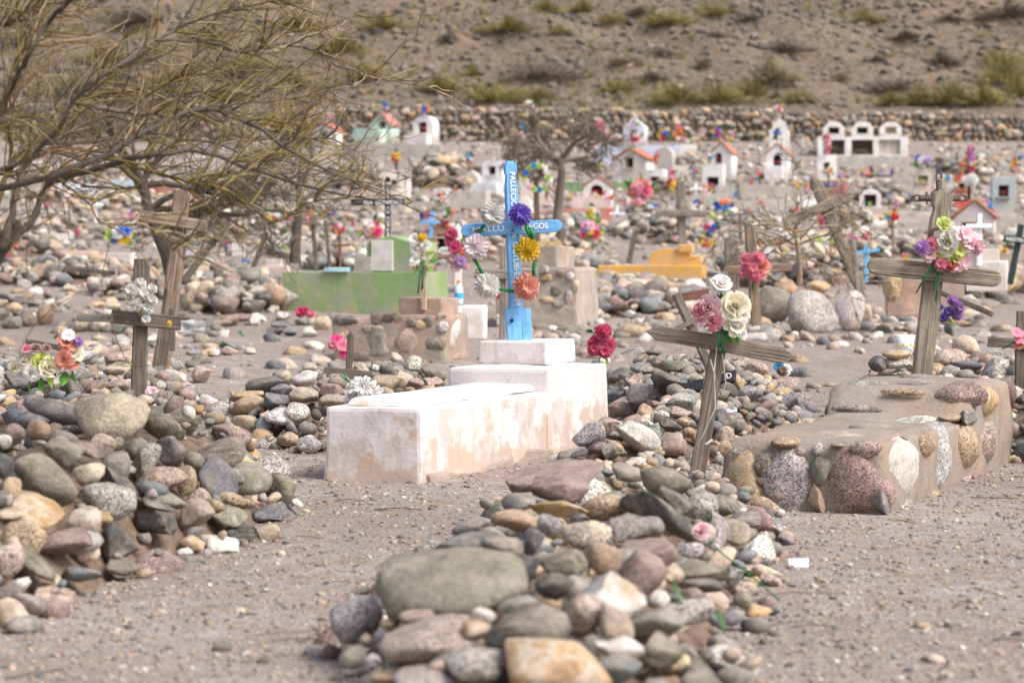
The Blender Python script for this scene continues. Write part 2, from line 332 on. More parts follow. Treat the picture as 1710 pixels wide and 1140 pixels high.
class Mound:
    def __init__(s, label, poly, h, w, group='cairn-like graves heaped with river stones', cat='stone grave'):
        s.poly = poly; s.h = h; s.w = w; cx = sum(p[0] for p in poly) / len(poly); cy = sum(p[1] for p in poly) / len(poly)
        s.e = thing('stone_grave_mound', label, cat, (cx, cy, float(tz(cx, cy))), group); s.n = 0
        s.x0 = min(p[0] for p in poly) - .1; s.y0 = min(p[1] for p in poly) - .1
        s.x1 = max(p[0] for p in poly) + .1; s.y1 = max(p[1] for p in poly) + .1; s.cs = .025
        s.gx = np.arange(s.x0, s.x1, s.cs); s.gy = np.arange(s.y0, s.y1, s.cs); s.GX, s.GY = np.meshgrid(s.gx, s.gy)
        s.T = s.surf(s.GX, s.GY); s.D = inside_dist(poly, s.GX, s.GY)
        s.H = np.where(s.D > 0, np.maximum(tz(s.GX, s.GY), s.T - .14), tz(s.GX, s.GY))
    def surf(s, X, Y):
        d = inside_dist(s.poly, X, Y); t = np.clip(d / s.w, 0, 1); return tz(X, Y) + np.where(d > 0, s.h * (1 - (1 - t) ** 2), 0)
    def soil(s):
        st = 3; X = s.GX[::st, ::st]; Y = s.GY[::st, ::st]; Z = np.where(s.D[::st, ::st] > .02, s.T[::st, ::st] - .12, tz(X, Y) - .1)
        Z = Z + NPR.uniform(-.012, .012, Z.shape)
        ny, nx = X.shape; idx = np.arange(nx * ny).reshape(ny, nx)
        F = np.stack([idx[:-1, :-1], idx[:-1, 1:], idx[1:, 1:], idx[1:, :-1]], -1).reshape(-1, 4).tolist()
        link('soil', mesh('soil', np.stack([X, Y, Z], -1).reshape(-1, 3), F, M_SOIL, True), s.e)
    def stamp(s, p, a, b, c):
        r = max(a, b); i0 = max(0, int((p.x - r - s.x0) / s.cs)); i1 = int((p.x + r - s.x0) / s.cs) + 2; j0 = max(0, int((p.y - r - s.y0) / s.cs)); j1 = int((p.y + r - s.y0) / s.cs) + 2
        X = s.GX[j0:j1, i0:i1]; Y = s.GY[j0:j1, i0:i1]
        if X.size == 0: return
        q = ((X - p.x) / a) ** 2 + ((Y - p.y) / b) ** 2; z = p.z + c * np.sqrt(np.clip(1 - q, 0, 1))
        s.H[j0:j1, i0:i1] = np.where(q < 1, np.maximum(s.H[j0:j1, i0:i1], z), s.H[j0:j1, i0:i1])
    def heroes(s, lst):
        for (px, py, w, h, ang, col, kd) in lst:
            p = hit(px, py, s.surf); D = p.y; a = m(w, D) / 2; c = m(h, D) / 2; b = min(.75 * (a + c), max(a, c) * 1.05)
            p = p + ray(px, py) * (b * .25)
            R3 = Matrix.Rotation(-rad(ang), 3, 'Y') @ Matrix.Rotation(R.uniform(-.25, .25), 3, 'X')
            put_stone(s.e, p, (a * 1.06, b, c * 1.06), R3, col, kd, 3); s.n += 1; ca = abs(math.cos(rad(ang))); sa = abs(math.sin(rad(ang)))
            s.stamp(p, max(.03, a * ca + c * sa), b, c * ca + a * sa)
    def fill(s, n, r0, r1, pal=PALETTE, tries=9):
        k = 0
        for _ in range(n * tries):
            if k >= n or s.n >= 298: break
            x = R.uniform(s.x0, s.x1); y = R.uniform(s.y0, s.y1); i = int((x - s.x0) / s.cs); j = int((y - s.y0) / s.cs)
            if j >= len(s.gy) or i >= len(s.gx) or s.D[j, i] < -.04: continue
            r = r0 + (r1 - r0) * R.random() ** 2; a = r * R.uniform(.9, 1.4); b = r * R.uniform(.7, 1.1); c = r * R.uniform(.45, .8)
            q = max(1, int(r * .6 / s.cs)); pt = s.H[max(0, j - q):j + q + 1, max(0, i - q):i + q + 1]
            z = float(np.percentile(pt, 55))
            if z > s.T[j, i] - .02 * c: continue
            loc = Vector((x, y, min(z + c * .5, s.T[j, i] + c * .2)))
            gx = (s.T[j, min(i + 4, len(s.gx) - 1)] - s.T[j, max(i - 4, 0)]) / (8 * s.cs); gy = (s.T[min(j + 4, len(s.gy) - 1), i] - s.T[max(j - 4, 0), i]) / (8 * s.cs)
            R3 = Vector((-gx * .6, -gy * .6, 1)).to_track_quat('Z', 'Y').to_matrix() @ Euler((R.gauss(0, .25), R.gauss(0, .25), R.uniform(0, 6.28))).to_matrix()
            put_stone(s.e, loc, (a, b, c), R3, R.choice(pal), None, 2 if r < .06 else 3); s.stamp(loc, a, b, c); k += 1; s.n += 1
GRV = 'cairn-like graves heaped with river stones'
left = Mound('big heap of dark rounded stones beside the gravel path at the lower left', [(-3.2, 6.3), (-1.6, 6.5), (-1.46, 7), (-1.26, 8.3), (-.98, 9.4), (-.95, 11), (-1.2, 12.0), (-1.8, 12.6), (-3.2, 12.6)], .47, .62)
left.soil()
left.heroes(parse('''460 240 290 210 -10 cr;240 225 280 105 -18 gr;90 245 210 90 0 bs;160 290 95 85 0 t;685 285 170 95 -15 or;190 505 280 210 -20 or;880 415 280 120 22 or
1020 495 205 130 0 or;1105 440 200 110 0 k;1155 540 130 130 -30 or;455 590 215 155 -5 k;480 440 110 130 -20 gr;365 370 180 65 -12 r;430 340 100 65 -10 p;270 385 150 90 -10 o
570 375 100 90 30 or;610 420 160 100 40 ga;715 380 110 130 20 da;670 490 210 120 5 pa;770 505 80 120 0 t;370 470 125 85 0 c;500 500 200 60 -35 ds;130 620 250 90 -22 yr
350 680 150 130 15 cr;95 735 190 145 -20 tr;285 755 200 100 -5 ra;490 750 150 170 10 da;635 670 180 130 -10 da;40 835 110 140 -15 pr;140 840 220 70 -38 or;325 890 185 60 5 bs
510 860 135 80 -15 or;60 945 150 75 10 wa;235 995 190 90 -38 pa;60 1065 190 140 -25 cr;110 1010 160 80 -10 g;805 640 120 140 -40 pa;680 580 180 70 -10 or;660 610 150 60 -15 ds
965 585 165 70 -10 tr;940 645 160 60 -15 or;1000 715 155 85 -15 da;1130 635 190 85 0 ba;830 570 100 75 0 pr;800 750 100 50 -10 ta;780 830 130 60 0 da;595 745 60 50 0 d
30 640 130 50 0 cr;20 450 70 120 0 dr;25 590 60 60 0 g;50 530 80 90 0 t;60 310 90 90 0 r;20 340 60 60 0 w''', (0, 600), 2.479))
left.fill(235, .03, .1, tries=20)
front = Mound('low mound of mixed river stones nearest the camera with a yellow block in front', [(-.56, 6.5), (-.42, 7.6), (-.27, 8.9), (0.0, 10.5), (.35, 11.2), (.95, 11.45), (1.12, 10.2), (1.02, 9), (.86, 7.9), (.66, 6.5), (.5, 5.7), (.2, 5.3), (-.3, 5.5)], .27, .5)
front.soil()
front.heroes(parse('''500 475 530 195 3 or8;435 670 385 170 5 pr;770 625 305 190 8 or;880 745 380 200 -5 yr3;165 585 185 150 20 kr;1070 530 240 200 -20 wa;975 575 140 160 -10 pr;890 390 190 110 0 oa
870 470 140 100 10 da;765 400 80 110 -25 da;1045 370 120 140 20 tr;1170 445 150 210 -30 rr;1215 350 190 90 0 ra;980 285 170 105 -5 pr;780 310 100 100 -10 ba;850 255 100 80 -20 gr
725 230 165 75 -5 tr;880 195 210 70 0 ya;1060 185 180 85 15 tr;1135 270 150 90 -10 ga;560 320 230 90 12 ga;680 325 150 70 -10 or;575 250 150 60 15 gr;740 165 120 70 10 gr
890 120 200 90 5 ra;1140 65 140 60 -10 or;1265 95 180 110 -5 or;1395 180 110 100 0 kr;1250 220 290 85 -35 ds;1290 165 130 70 -25 da;1470 180 110 70 -10 or;1505 270 120 90 -15 pr
1600 345 120 140 -40 wa;1640 450 100 60 -10 pa;1390 410 200 80 0 oa;1510 435 70 80 0 ga;1340 555 180 95 -10 k;1225 600 215 110 5 gr;1255 695 150 130 -10 oa;1095 690 180 100 -10 wa
1100 765 150 90 0 ba;595 755 210 120 0 kr;565 720 95 70 0 oa;410 790 220 60 0 gr;280 785 150 70 0 tr;150 720 100 70 15 or;220 740 60 70 0 wr;380 580 130 60 0 pr
610 575 90 60 -20 wr;740 535 150 70 10 gr;280 605 70 50 0 t;195 655 50 40 0 p;1400 465 140 50 0 d;1370 500 110 60 -10 ra;1600 230 100 90 -20 rr;1540 235 130 70 0 gr;1450 270 90 150 0 k
1360 755 80 60 0 d;450 755 60 50 0 p;285 405 110 60 5 wr;180 495 70 40 15 da;105 520 70 30 0 rr;870 75 340 100 8 rs;1210 255 100 70 0 g;1350 340 100 60 0 k''', (520, 760), 2.1375))
front.fill(225, .032, .085, tries=20)
mid = Mound('wide heap of rounded stones between the white tomb and the stone tomb', [(0.1, 11.9), (.5, 11.75), (.85, 12.1), (1.15, 12.7), (1.75, 14.4), (1.95, 16.2), (1.3, 17.3), (.55, 17), (.5, 15.2), (.62, 14.3), (.45, 13.2)], .31, .5)
mid.soil()
mid.heroes(parse('''240 120 220 140 0 kr;470 165 270 130 5 or;640 95 120 90 -30 br;975 90 130 90 0 cr;1190 60 170 110 0 yr;230 200 200 50 0 tr;470 260 130 110 -20 br;550 245 110 80 0 g;435 295 60 70 0 t
510 350 190 110 15 rr;600 370 190 80 20 pa;700 400 110 80 20 wa;935 200 290 180 -5 tr;840 280 120 100 0 or;950 345 200 120 0 wa;820 390 100 110 0 p;1100 330 130 60 0 g;1080 380 90 60 0 g
1300 310 420 160 -8 ps;1150 420 150 110 -10 pa;1300 440 240 120 10 oa;1030 450 220 90 0 kr;830 510 210 130 5 dr;960 560 190 170 -5 pa;1290 580 440 190 -12 ds;790 680 160 150 0 ba
1060 660 330 180 0 gr;860 770 240 140 -5 pr;1135 740 180 90 0 ra;1025 800 130 140 20 tr;450 890 420 130 12 ds;580 980 260 200 10 ka;720 910 240 150 25 pa;970 990 340 260 -35 wa
1210 900 230 110 -15 da;1165 820 110 70 0 w;1310 810 170 100 -10 pr;1350 750 150 110 0 ga;1330 890 90 90 0 b;1100 940 130 150 -10 k;1250 1050 200 180 0 pr;280 1070 330 160 20 cr
660 1080 160 90 0 rr;530 1115 150 70 0 b;740 1110 130 120 0 ga;850 1120 80 60 0 o;1400 890 70 70 0 b;1650 850 130 160 0 dr;1660 990 160 160 0 pr;1380 960 100 90 0 t''', (860, 520), 4.75))
mid.heroes(parse('''1230 890 240 140 -8 pr;1345 830 150 150 0 da;970 955 190 120 0 kr;1020 780 170 120 0 pr;910 720 180 90 0 p;1245 1015 170 120 0 ba;1310 1005 110 120 0 k;1050 875 140 70 0 kr
885 865 110 120 0 t;815 945 140 150 0 da;1000 555 210 85 5 wa;1130 535 150 130 0 kr;1050 440 160 120 0 tr;1010 400 170 70 -30 da;1255 565 130 100 0 t;1330 720 150 90 0 tr''', (1030, 440), 4.384))
mid.fill(210, .025, .09, tries=20)
lmid = Mound('knee-high heap of pale and dark stones left of the white tomb', [(-1.95, 14.9), (-1.75, 14.0), (-1.05, 13.1), (-.82, 13.5), (-.6, 14.2), (-.35, 15), (-.2, 16.2), (-.55, 17.0), (-1.3, 16.9), (-1.75, 16.0)], .3, .5)
lmid.soil()
lmid.heroes(parse('''490 545 215 140 -5 cr;585 455 145 130 20 tr;710 415 160 100 -10 wr;825 440 110 110 0 pr;775 500 170 75 -15 cr;680 540 95 55 0 cr;650 620 170 110 5 wr;390 660 260 110 5 da
490 700 150 90 0 ba;640 730 200 100 10 pa;830 760 160 70 0 pr;840 700 170 100 0 ra;870 640 120 100 0 pr;1240 560 165 110 0 gr;1380 520 120 110 0 wr;1130 555 70 60 0 w;1500 580 140 80 -20 or
1590 480 100 120 0 da;1640 430 130 100 0 or;1670 480 100 60 0 g;1190 660 190 120 0 tr;1375 655 160 90 0 pr;1290 640 120 90 0 pr;1520 650 140 60 0 p;500 880 240 120 0 wr;600 850 160 120 0 wr
485 770 220 110 0 ba;270 730 200 60 5 yr;280 800 210 130 0 tr;190 830 130 90 -25 pr;60 850 170 160 0 kr;240 940 180 140 0 tr;175 985 210 110 0 or;370 945 130 160 -40 br;560 950 130 60 -40 bs
530 1030 150 100 0 tr;680 1080 160 120 0 kr;400 1060 200 80 0 kr;60 950 100 90 0 pr;40 1030 100 80 0 wr''', (350, 480), 4.0714))
lmid.fill(190, .025, .085, tries=20)
rp = Mound('heap of rounded stones around the foot of the right wooden cross', [(1.95, 13.7), (2.4, 13.3), (2.75, 12.6), (3.6, 12.6), (3.9, 15.5), (3.3, 18), (2.5, 17.6), (2.15, 15.5)], .33, .55)
rp.soil()
rp.heroes(parse('''1075 740 170 110 -10 ba;1035 690 190 90 0 tr;1120 810 160 130 -25 cr;1020 870 180 110 0 pr;1130 910 160 60 0 br;1285 930 150 140 0 kr;1320 1060 160 160 0 rr;1400 960 100 130 0 oa;1290 850 130 70 0 kr
1350 560 170 110 0 da;1140 620 110 60 -15 cr;1180 690 100 80 0 or;1330 715 140 70 0 pr;1140 545 90 80 0 w;1350 490 90 70 0 wr;1400 455 100 100 0 rr;1230 520 70 50 0 g;1260 580 110 70 0 pr;1200 600 120 60 0 tr
1215 745 110 80 0 k;1400 880 80 80 0 w;850 640 90 90 0 t;985 760 90 60 0 p;820 690 90 70 0 k''', (1280, 340), 3.3535))
rp.fill(230, .03, .1, tries=20)
lb = Mound('stone-covered grave with a bunch of yellow cloth roses on it', [(-3.9, 13.2), (-2.2, 13.0), (-1.75, 13.9), (-1.8, 15.3), (-2.3, 16.3), (-3.9, 16.5)], .36, .6)
lb.soil()
lb.heroes(parse('''320 65 110 70 30 ga;300 120 110 60 -40 da;150 110 130 30 8 gs;150 140 60 45 0 wr;210 130 70 60 0 pr;110 85 190 60 0 da;30 185 80 70 0 pr''', (0, 600), 2.479))
lb.heroes(parse('''570 680 160 60 5 bs;865 750 110 80 0 cr;640 795 120 60 0 cr;430 825 140 110 20 kr;870 660 100 90 -30 da;650 730 130 60 0 p;470 720 120 60 10 w;720 700 100 80 0 tr;330 820 110 60 0 g;520 800 90 70 0 t
560 890 130 80 0 pa;650 880 150 70 0 p;590 850 70 40 0 b''', (0, 380), 3.3535))
lb.fill(210, .035, .11, tries=20)
# ------------------------------------------------------------------ loose stone rings and small heaps farther back
def ring(label, reg, sc, s, loc_px, group='low rings and rows of stones edging graves'):
    e = thing('grave_edging', label, 'stone edging', gp(*loc_px), group)
    for (px, py, w, h, ang, col, kd) in parse(s, reg, sc):
        p = hit(px, py + h * .32); D = p.y; a = m(w, D) / 2; c = m(h, D) / 2; b = .8 * (a + c) / 1.2
        p.z = float(tz(p.x, p.y)) + c * .75
        put_stone(e, p, (a, b, c), Matrix.Rotation(-rad(ang), 3, 'Y'), col, kd, 3)
    return e
ring('row of tan and pink upright stones edging a grave at the far left', (0, 380), 3.3535, '''255 505 95 120 10 tr;155 520 85 100 10 pr;60 540 120 80 0 ga;80 450 100 60 0 tr;200 365 80 60 0 wr;100 415 180 40 0 ds;60 385 150 30 0 gs;20 500 70 60 0 g;190 430 90 40 0 o;110 480 90 40 0 d;300 455 60 50 0 p;20 430 60 50 0 t;340 395 60 50 0 g;270 380 60 60 0 p;390 340 80 50 0 c''', (40, 545))
ring('yellowish and pink stones lying behind the small left wooden cross', (0, 380), 3.3535, '''620 420 90 60 0 yr;545 435 100 40 0 yr;440 560 130 70 20 pr;560 555 110 80 -15 cr;690 390 120 50 0 or;590 480 110 40 0 w;640 450 80 50 0 c;350 600 80 60 0 t;680 570 60 80 0 b;740 600 90 60 0 p''', (150, 545))
ring('row of pale stones running right from the leaning grey post', (0, 380), 3.3535, '''990 845 120 80 -15 cr;1130 835 120 110 0 pa;970 775 110 80 0 k;1080 770 90 60 0 dr;1190 700 90 55 0 wr;1095 700 110 40 0 bs;1270 690 80 50 0 pr;1200 650 80 50 0 or;1310 665 140 40 -15 bs;1050 880 60 40 0 p;1400 690 60 40 0 w;1250 540 110 50 0 p''', (330, 610))
ring('loose heap of grey and white stones in front of the green tomb', (350, 480), 4.0714, '''345 100 140 90 -20 cr;430 145 90 60 0 cr;500 135 75 70 0 tr;500 200 100 70 0 wr;300 225 90 100 0 wr;355 215 110 50 -35 wr;485 255 140 50 0 bs;445 305 120 60 0 da;550 310 100 60 0 ba;680 310 110 80 0 wr;620 240 90 50 0 br;690 235 80 60 0 pr;770 250 120 110 0 cr;130 235 130 80 0 tr;230 210 90 70 0 r;40 380 110 60 0 dr;150 405 170 50 -12 bs;20 450 80 60 0 wr;110 440 100 60 0 r;280 440 70 40 0 w''', (480, 560))
# boulders
for (x, y, w, h, a, col, kd, lab) in [(265, 620, 280, 250, 0, 'k', 'r', 'large round speckled granite boulder in the middle of the boulder row'), (470, 610, 160, 230, 0, 'w', 'r', 'upright pale pink boulder right of the speckled granite boulder'),
        (560, 640, 60, 140, 0, 'c', 'r', 'narrow cream boulder at the right end of the boulder row'), (40, 580, 200, 210, -30, 'o', 'r', 'large grey-green boulder leaning left of the speckled granite boulder'),
        (105, 480, 140, 130, 0, 't', 'a', 'tan boulder with split face behind the grey-green boulder'), (290, 478, 140, 85, 0, 'y', 'r', 'ochre boulder behind the speckled granite boulder')]:
    px, py = 1280 + x / 3.3535, 340 + y / 3.3535; w /= 3.3535; h /= 3.3535
    p = gp(px, py + h * .42); c = m(h, p.y) / 2; aa = m(w, p.y) / 2; p.z += c * .9; p.y += aa * .5
    o = put_stone(None, p, (aa * 1.05, aa * .9, c * 1.05), Matrix.Rotation(-rad(a), 3, 'Y'), col, kd, 3, 'boulder'); tag(o, lab, 'boulder', 'row of big boulders')
def heap(label, px, by, wpx, dm, h, n, r0, r1, pal=PALETTE, group=GRV):
    p0 = gp(px, by); D = p0.y + dm; W = m(wpx, D) / 2; p0 = Vector((p0.x, D, float(tz(p0.x, D))))
    e = thing('stone_grave_mound', label, 'stone grave', p0, group)
    def s(u, v): return max(0, 1 - u * u - v * v)
    n = min(298, int(n * 1.7)); r0 *= .62; r1 *= .62
    for k in range(n):
        while True:
            u, v = R.uniform(-1, 1), R.uniform(-1, .6)
            if u * u + v * v < 1: break
        x = p0.x + u * W; y = p0.y + v * dm; r = r0 + (r1 - r0) * R.random() ** 1.6
        a, b, c = r * R.uniform(.9, 1.4), r * R.uniform(.8, 1.1), r * R.uniform(.5, .85)
        z = float(tz(x, y)) + h * s(u, v) ** .6 * R.uniform(.7, 1.05) + c * .5
        put_stone(e, (x, y, z), (a, b, c), Euler((R.gauss(0, .3), R.gauss(0, .3), R.uniform(0, 6.28))).to_matrix(), R.choice(pal), None, 2)
    nn = 10; V = [(p0.x, p0.y, p0.z + h * .9)]; F = []
    for ri in (.55, 1.0):
        for k in range(14):
            t = k / 14 * 6.283; x, y = p0.x + math.cos(t) * W * ri, p0.y + math.sin(t) * dm * ri
            V.append((x, y, float(tz(x, y)) + (h * .55 if ri < 1 else -.05)))
    for k in range(14):
        q = (k + 1) % 14; F.append((0, 1 + k, 1 + q)); F.append((1 + k, 15 + k, 15 + q, 1 + q))
    link('soil', mesh('soil', V, F, M_SOIL, True), e)
for a in [('broad heap of small rounded stones below the yellow tomb', 1085, 525, 300, 1.9, .2, 190, .07, .22), ('small stone mound left of the broad heap below the yellow tomb', 1000, 535, 150, 1.2, .22, 60, .07, .2),
          ('stone heap behind the row of boulders under the dead thorn bush', 1350, 478, 330, 1.6, .4, 150, .08, .24), ('low stone heap behind the right wooden cross crossbar', 1640, 498, 190, 1.2, .28, 80, .08, .24),
          ('flat bed of grey stones at the far left below the pink concrete block', 60, 480, 260, 1.8, .22, 110, .08, .22), ('rounded stone heap left of the green tomb', 385, 525, 170, 1.5, .36, 90, .08, .26),
          ('stone mound left of the leaning dark stake', 300, 500, 190, 1.5, .3, 80, .08, .24), ('low stone mound behind the thin left wooden cross', 205, 500, 130, 1.1, .2, 45, .08, .22),
          ('rubble heap behind the blue cross beside the stone-faced tomb', 985, 470, 110, 1.2, .2, 40, .08, .2), ('rubble mound under the leaning dark grave post', 920, 408, 190, 2.0, .3, 80, .09, .25),
          ('low stone heap right of the yellow tomb', 1215, 470, 130, 1.2, .25, 50, .08, .22), ('far stone mound topped with a small black cross', 735, 318, 130, 2.5, .75, 90, .1, .32),
          ('stone mound below the terracotta roofed chapel', 1600, 440, 150, 1.5, .25, 50, .08, .25), ('stone bed behind the light blue cross', 1520, 430, 140, 1.4, .2, 50, .09, .22),
          ('stone mound left of the pale pink block tomb', 560, 452, 130, 1.6, .25, 50, .09, .24), ('low stone bed along the left edge beneath the fork of the tree', 20, 430, 150, 1.8, .2, 50, .09, .25),
          ('stone mound beneath the white and pink heart-shaped flowers', 1390, 455, 120, 1.3, .3, 45, .08, .24), ('rubble mound below the big weathered cross in the middle distance', 1120, 408, 170, 2.0, .25, 60, .09, .25),
          ('far heap of pale rubble behind the black cross', 590, 318, 100, 2.5, .5, 55, .1, .3), ('rubble mound beside the white arched niche', 1500, 345, 90, 2.0, .35, 45, .1, .3),
          ('far rubble mound left of the grey concrete chapel', 1645, 300, 110, 2.2, .35, 50, .1, .3), ('low mound between the wall and the white house with red roof', 1165, 292, 80, 2.2, .4, 45, .1, .28)]:
    heap(*a)
# scattered stones and gravel: nobody could count them
ICO_V = []; ICO_F = []
_b = bmesh.new(); bmesh.ops.create_icosphere(_b, subdivisions=1, radius=1); ICO_V = np.array([v.co[:] for v in _b.verts]); ICO_F = np.array([[v.index for v in f.verts] for f in _b.faces]); _b.free()
_b = bmesh.new(); bmesh.ops.create_icosphere(_b, subdivisions=2, radius=1); ICO2_V = np.array([v.co[:] for v in _b.verts]); ICO2_F = np.array([[v.index for v in f.verts] for f in _b.faces]); _b.free()
def scatter(name, pts, rads, cols, mat, hi=False, sink=.25, parent=None, flat=(.5, .85)):
    BV, BF = (ICO2_V, ICO2_F) if hi else (ICO_V, ICO_F)
    n = len(pts); nv = len(BV)
    V = np.empty((n, nv, 3)); base = BV
    for i in range(n):
        s = rads[i] * np.array([NPR.uniform(.85, 1.4), NPR.uniform(.7, 1.1), NPR.uniform(*flat)])
        v = base * (1 + NPR.uniform(-.16, .16, (nv, 1))) * s; t = NPR.uniform(0, 6.28); c, q = math.cos(t), math.sin(t); tl = NPR.normal(0, .25)
        x = v[:, 0] * c - v[:, 1] * q; y = v[:, 0] * q + v[:, 1] * c; z = v[:, 2] + x * tl
        V[i, :, 0] = x + pts[i][0]; V[i, :, 1] = y + pts[i][1]; V[i, :, 2] = z + pts[i][2] + s[2] * (1 - 2 * sink) * .6
    F = (BF[None] + (np.arange(n) * nv)[:, None, None]).reshape(-1, 3)
    me = bpy.data.meshes.new(name); me.vertices.add(n * nv); me.vertices.foreach_set('co', V.ravel())
    me.loops.add(F.size); me.loops.foreach_set('vertex_index', F.ravel()); me.polygons.add(len(F)); me.polygons.foreach_set('loop_start', np.arange(0, F.size, 3)); me.update(calc_edges=True)
    me.polygons.foreach_set('use_smooth', [True] * len(F)); me.materials.append(mat)
    a = me.color_attributes.new('Col', 'FLOAT_COLOR', 'POINT'); cc = np.ones((n, nv, 4), np.float32); cc[:, :, :3] = np.array(cols)[:, None, :]; a.data.foreach_set('color', cc.ravel())
    return struct(link(name, me, parent), 'stuff')
def small_fill(mound, n, r0, r1, pal=PALETTE):
    pts = []; rs = []
    for _ in range(n * 12):
        if len(pts) >= n: break
        x = R.uniform(mound.x0, mound.x1); y = R.uniform(mound.y0, mound.y1); i = int((x - mound.x0) / mound.cs); j = int((y - mound.y0) / mound.cs)
        if j >= len(mound.gy) or i >= len(mound.gx) or mound.D[j, i] < -.02: continue
        if mound.H[j, i] > mound.T[j, i] - .015 and mound.D[j, i] > .02: continue
        r = r0 + (r1 - r0) * R.random() ** 1.6; z = max(mound.H[j, i], mound.T[j, i] - .07 if mound.D[j, i] > 0 else -9)
        pts.append((x, y, z + r * .2)); rs.append(r); mound.stamp(Vector((x, y, z + r * .2)), r, r, r * .6)
    scatter('small_stones', pts, rs, [rcol(pal) for _ in pts], ROCKCOL, hi=True, parent=mound.e, sink=.4, flat=(.55, .9))
def rcol(pal, k=1.): 
    c = SC[R.choice(pal)]; f = R.uniform(.8, 1.2) * k; return tuple(min(.8, x * f) for x in c)
def frustum_pts(n, d0, d1, pw=1.):
    out = []
    for _ in range(n):
        D = d0 + (d1 - d0) * R.random() ** pw; x = R.uniform(-.235, .235) * D; out.append((x, D, float(tz(x, D))))
    return out
for q_, n_, r_ in ((front, 420, .045), (left, 650, .055), (mid, 900, .055), (lmid, 600, .05), (rp, 800, .06), (lb, 600, .065)): small_fill(q_, n_, .014, r_)
pts = frustum_pts(23000, 5.3, 17, 1.15)
scatter('gravel', pts, [R.choice((.003, .004, .004, .005, .006, .007, .009, .012)) * R.uniform(.8, 1.3) for _ in pts], [rcol('ggggdbppptttwccckr', .92) for _ in pts], ROCKCOL, flat=(.4, .7))
pts = frustum_pts(420, 6, 18); scatter('pebbles', pts, [R.uniform(.01, .028) * (.65 if R.random() < .7 else 1) for _ in pts], [rcol('ggddbboopptwck') for _ in pts], ROCKCOL, hi=True, flat=(.35, .7))
pts = [q for q in frustum_pts(5600, 15, 46, .9) if noise.noise(Vector((q[0] * .45, q[1] * .28, 3))) > .08 + .4 * (R.random() - .5)]; scatter('rubble', pts, [.015 + .075 * R.random() ** 2.4 for _ in pts], [rcol('gggdbboopppttwwcck', .95) for _ in pts], ROCKCOL, hi=True)
pts = [q for q in frustum_pts(7500, 40, 78, .9) if noise.noise(Vector((q[0] * .2, q[1] * .16, 9))) > -.25 + .5 * (R.random() - .5)]; scatter('far_rubble', pts, [.03 + .12 * R.random() ** 2.5 for _ in pts], [rcol('ggdbopptwck') for _ in pts], ROCKCOL)
pts = frustum_pts(7000, 79.5, 104, .8); scatter('hillside_rubble', pts, [.05 + .16 * R.random() ** 3 for _ in pts], [rcol('gggdootptp', .46) for _ in pts], ROCKCOL)
# ------------------------------------------------------------------ dry stone wall
we = thing('dry_stone_wall', 'long dry stone wall of brown and tan boulders below the hillside', 'wall', (0, 78.2, 4.8))
def wall_top(x): return P(855 + x * FPX / 78.2, 178 + max(0, 855 + x * FPX / 78.2 - 560) * .012, 78.2).z + .09 * math.sin(x * 1.1) * .5
bv = []; bf = []
wx = np.linspace(-20, 20, 81)
for x in wx:
    zt = wall_top(x) - .12; zb = 4.3
    for (yy, zz) in ((77.98, zb), (78.06, zt), (78.7, zt), (78.7, zb)): bv.append((x, yy, zz))
for i in range(80):
    for k in range(3): bf.append((i * 4 + k, i * 4 + k + 1, i * 4 + k + 5, i * 4 + k + 4))
link('wall_core', mesh('wall_core', bv, bf, M_SOIL), we)
wst = []
x = -19.5
for row in range(9):
    x = -19.5 + R.random() * .2
    while x < 19.5:
        big = R.random() < .25; w = R.uniform(.09, .17) * (1.45 if big else 1); h = R.uniform(.065, .1) * (1.3 if big else 1)
        zb = float(tz(x, 77.9)); zt = wall_top(x); z = zb + .06 + row * .135 + R.uniform(-.03, .03)
        if z < zt: wst.append((x + w, 77.97 + R.uniform(-.06, .06) + row * .012, z, w, h))
        x += w * 1.85
vis = [s for s in wst if proj(s[:3])[0] > 480]; vis.sort(key=lambda s: -s[3] * s[4]); top = set(id(s) for s in vis[:295]); WP = 'ggggoodttttppoycr'
for s in vis[:295]:
    put_stone(we, s[:3], (s[3] * 1.05, .16, s[4] * 1.1), Euler((R.gauss(0, .1), R.gauss(0, .15), R.gauss(0, .2))).to_matrix(), R.choice(WP), R.choice('ra'), 2)
rest = [s for s in wst if id(s) not in top]
scatter('small_stones', [(s[0], s[1], s[2]) for s in rest], [s[4] * 1.15 for s in rest], [rcol(WP, .8) for s in rest], ROCKCOL, sink=.5, parent=we, flat=(.8, 1.05))
# ------------------------------------------------------------------ building blocks
def box_mesh(name, sx, sy, sz, mat, bev=.012, wob=0., seg=1, cuts=0, taper=0.):
    """box centred in x and y, from z=0 up"""
    bm = bmesh.new(); bmesh.ops.create_cube(bm, size=1)
    if cuts: bmesh.ops.subdivide_edges(bm, edges=bm.edges, cuts=cuts, use_grid_fill=True)
    for v in bm.verts: v.co = Vector((v.co.x * sx, v.co.y * sy, (v.co.z + .5) * sz))
    if bev:
        ed = [e for e in bm.edges if len(e.link_faces) == 2 and e.calc_face_angle(0) > .5]
        bmesh.ops.bevel(bm, geom=ed, offset=bev, segments=seg + 1, profile=.6, affect='EDGES')
    off = Vector((R.random() * 50, R.random() * 50, 0))
    for v in bm.verts:
        k = 1 + taper * (1 - v.co.z / sz); v.co.x *= k; v.co.y *= k
        if wob: v.co += Vector((noise.noise(v.co * 3.1 + off), noise.noise(v.co * 3.1 + off + Vector((7, 0, 0))), noise.noise(v.co * 3.1 + off + Vector((0, 9, 0))))) * wob
    return bmesh_mesh(name, bm, mat, False)
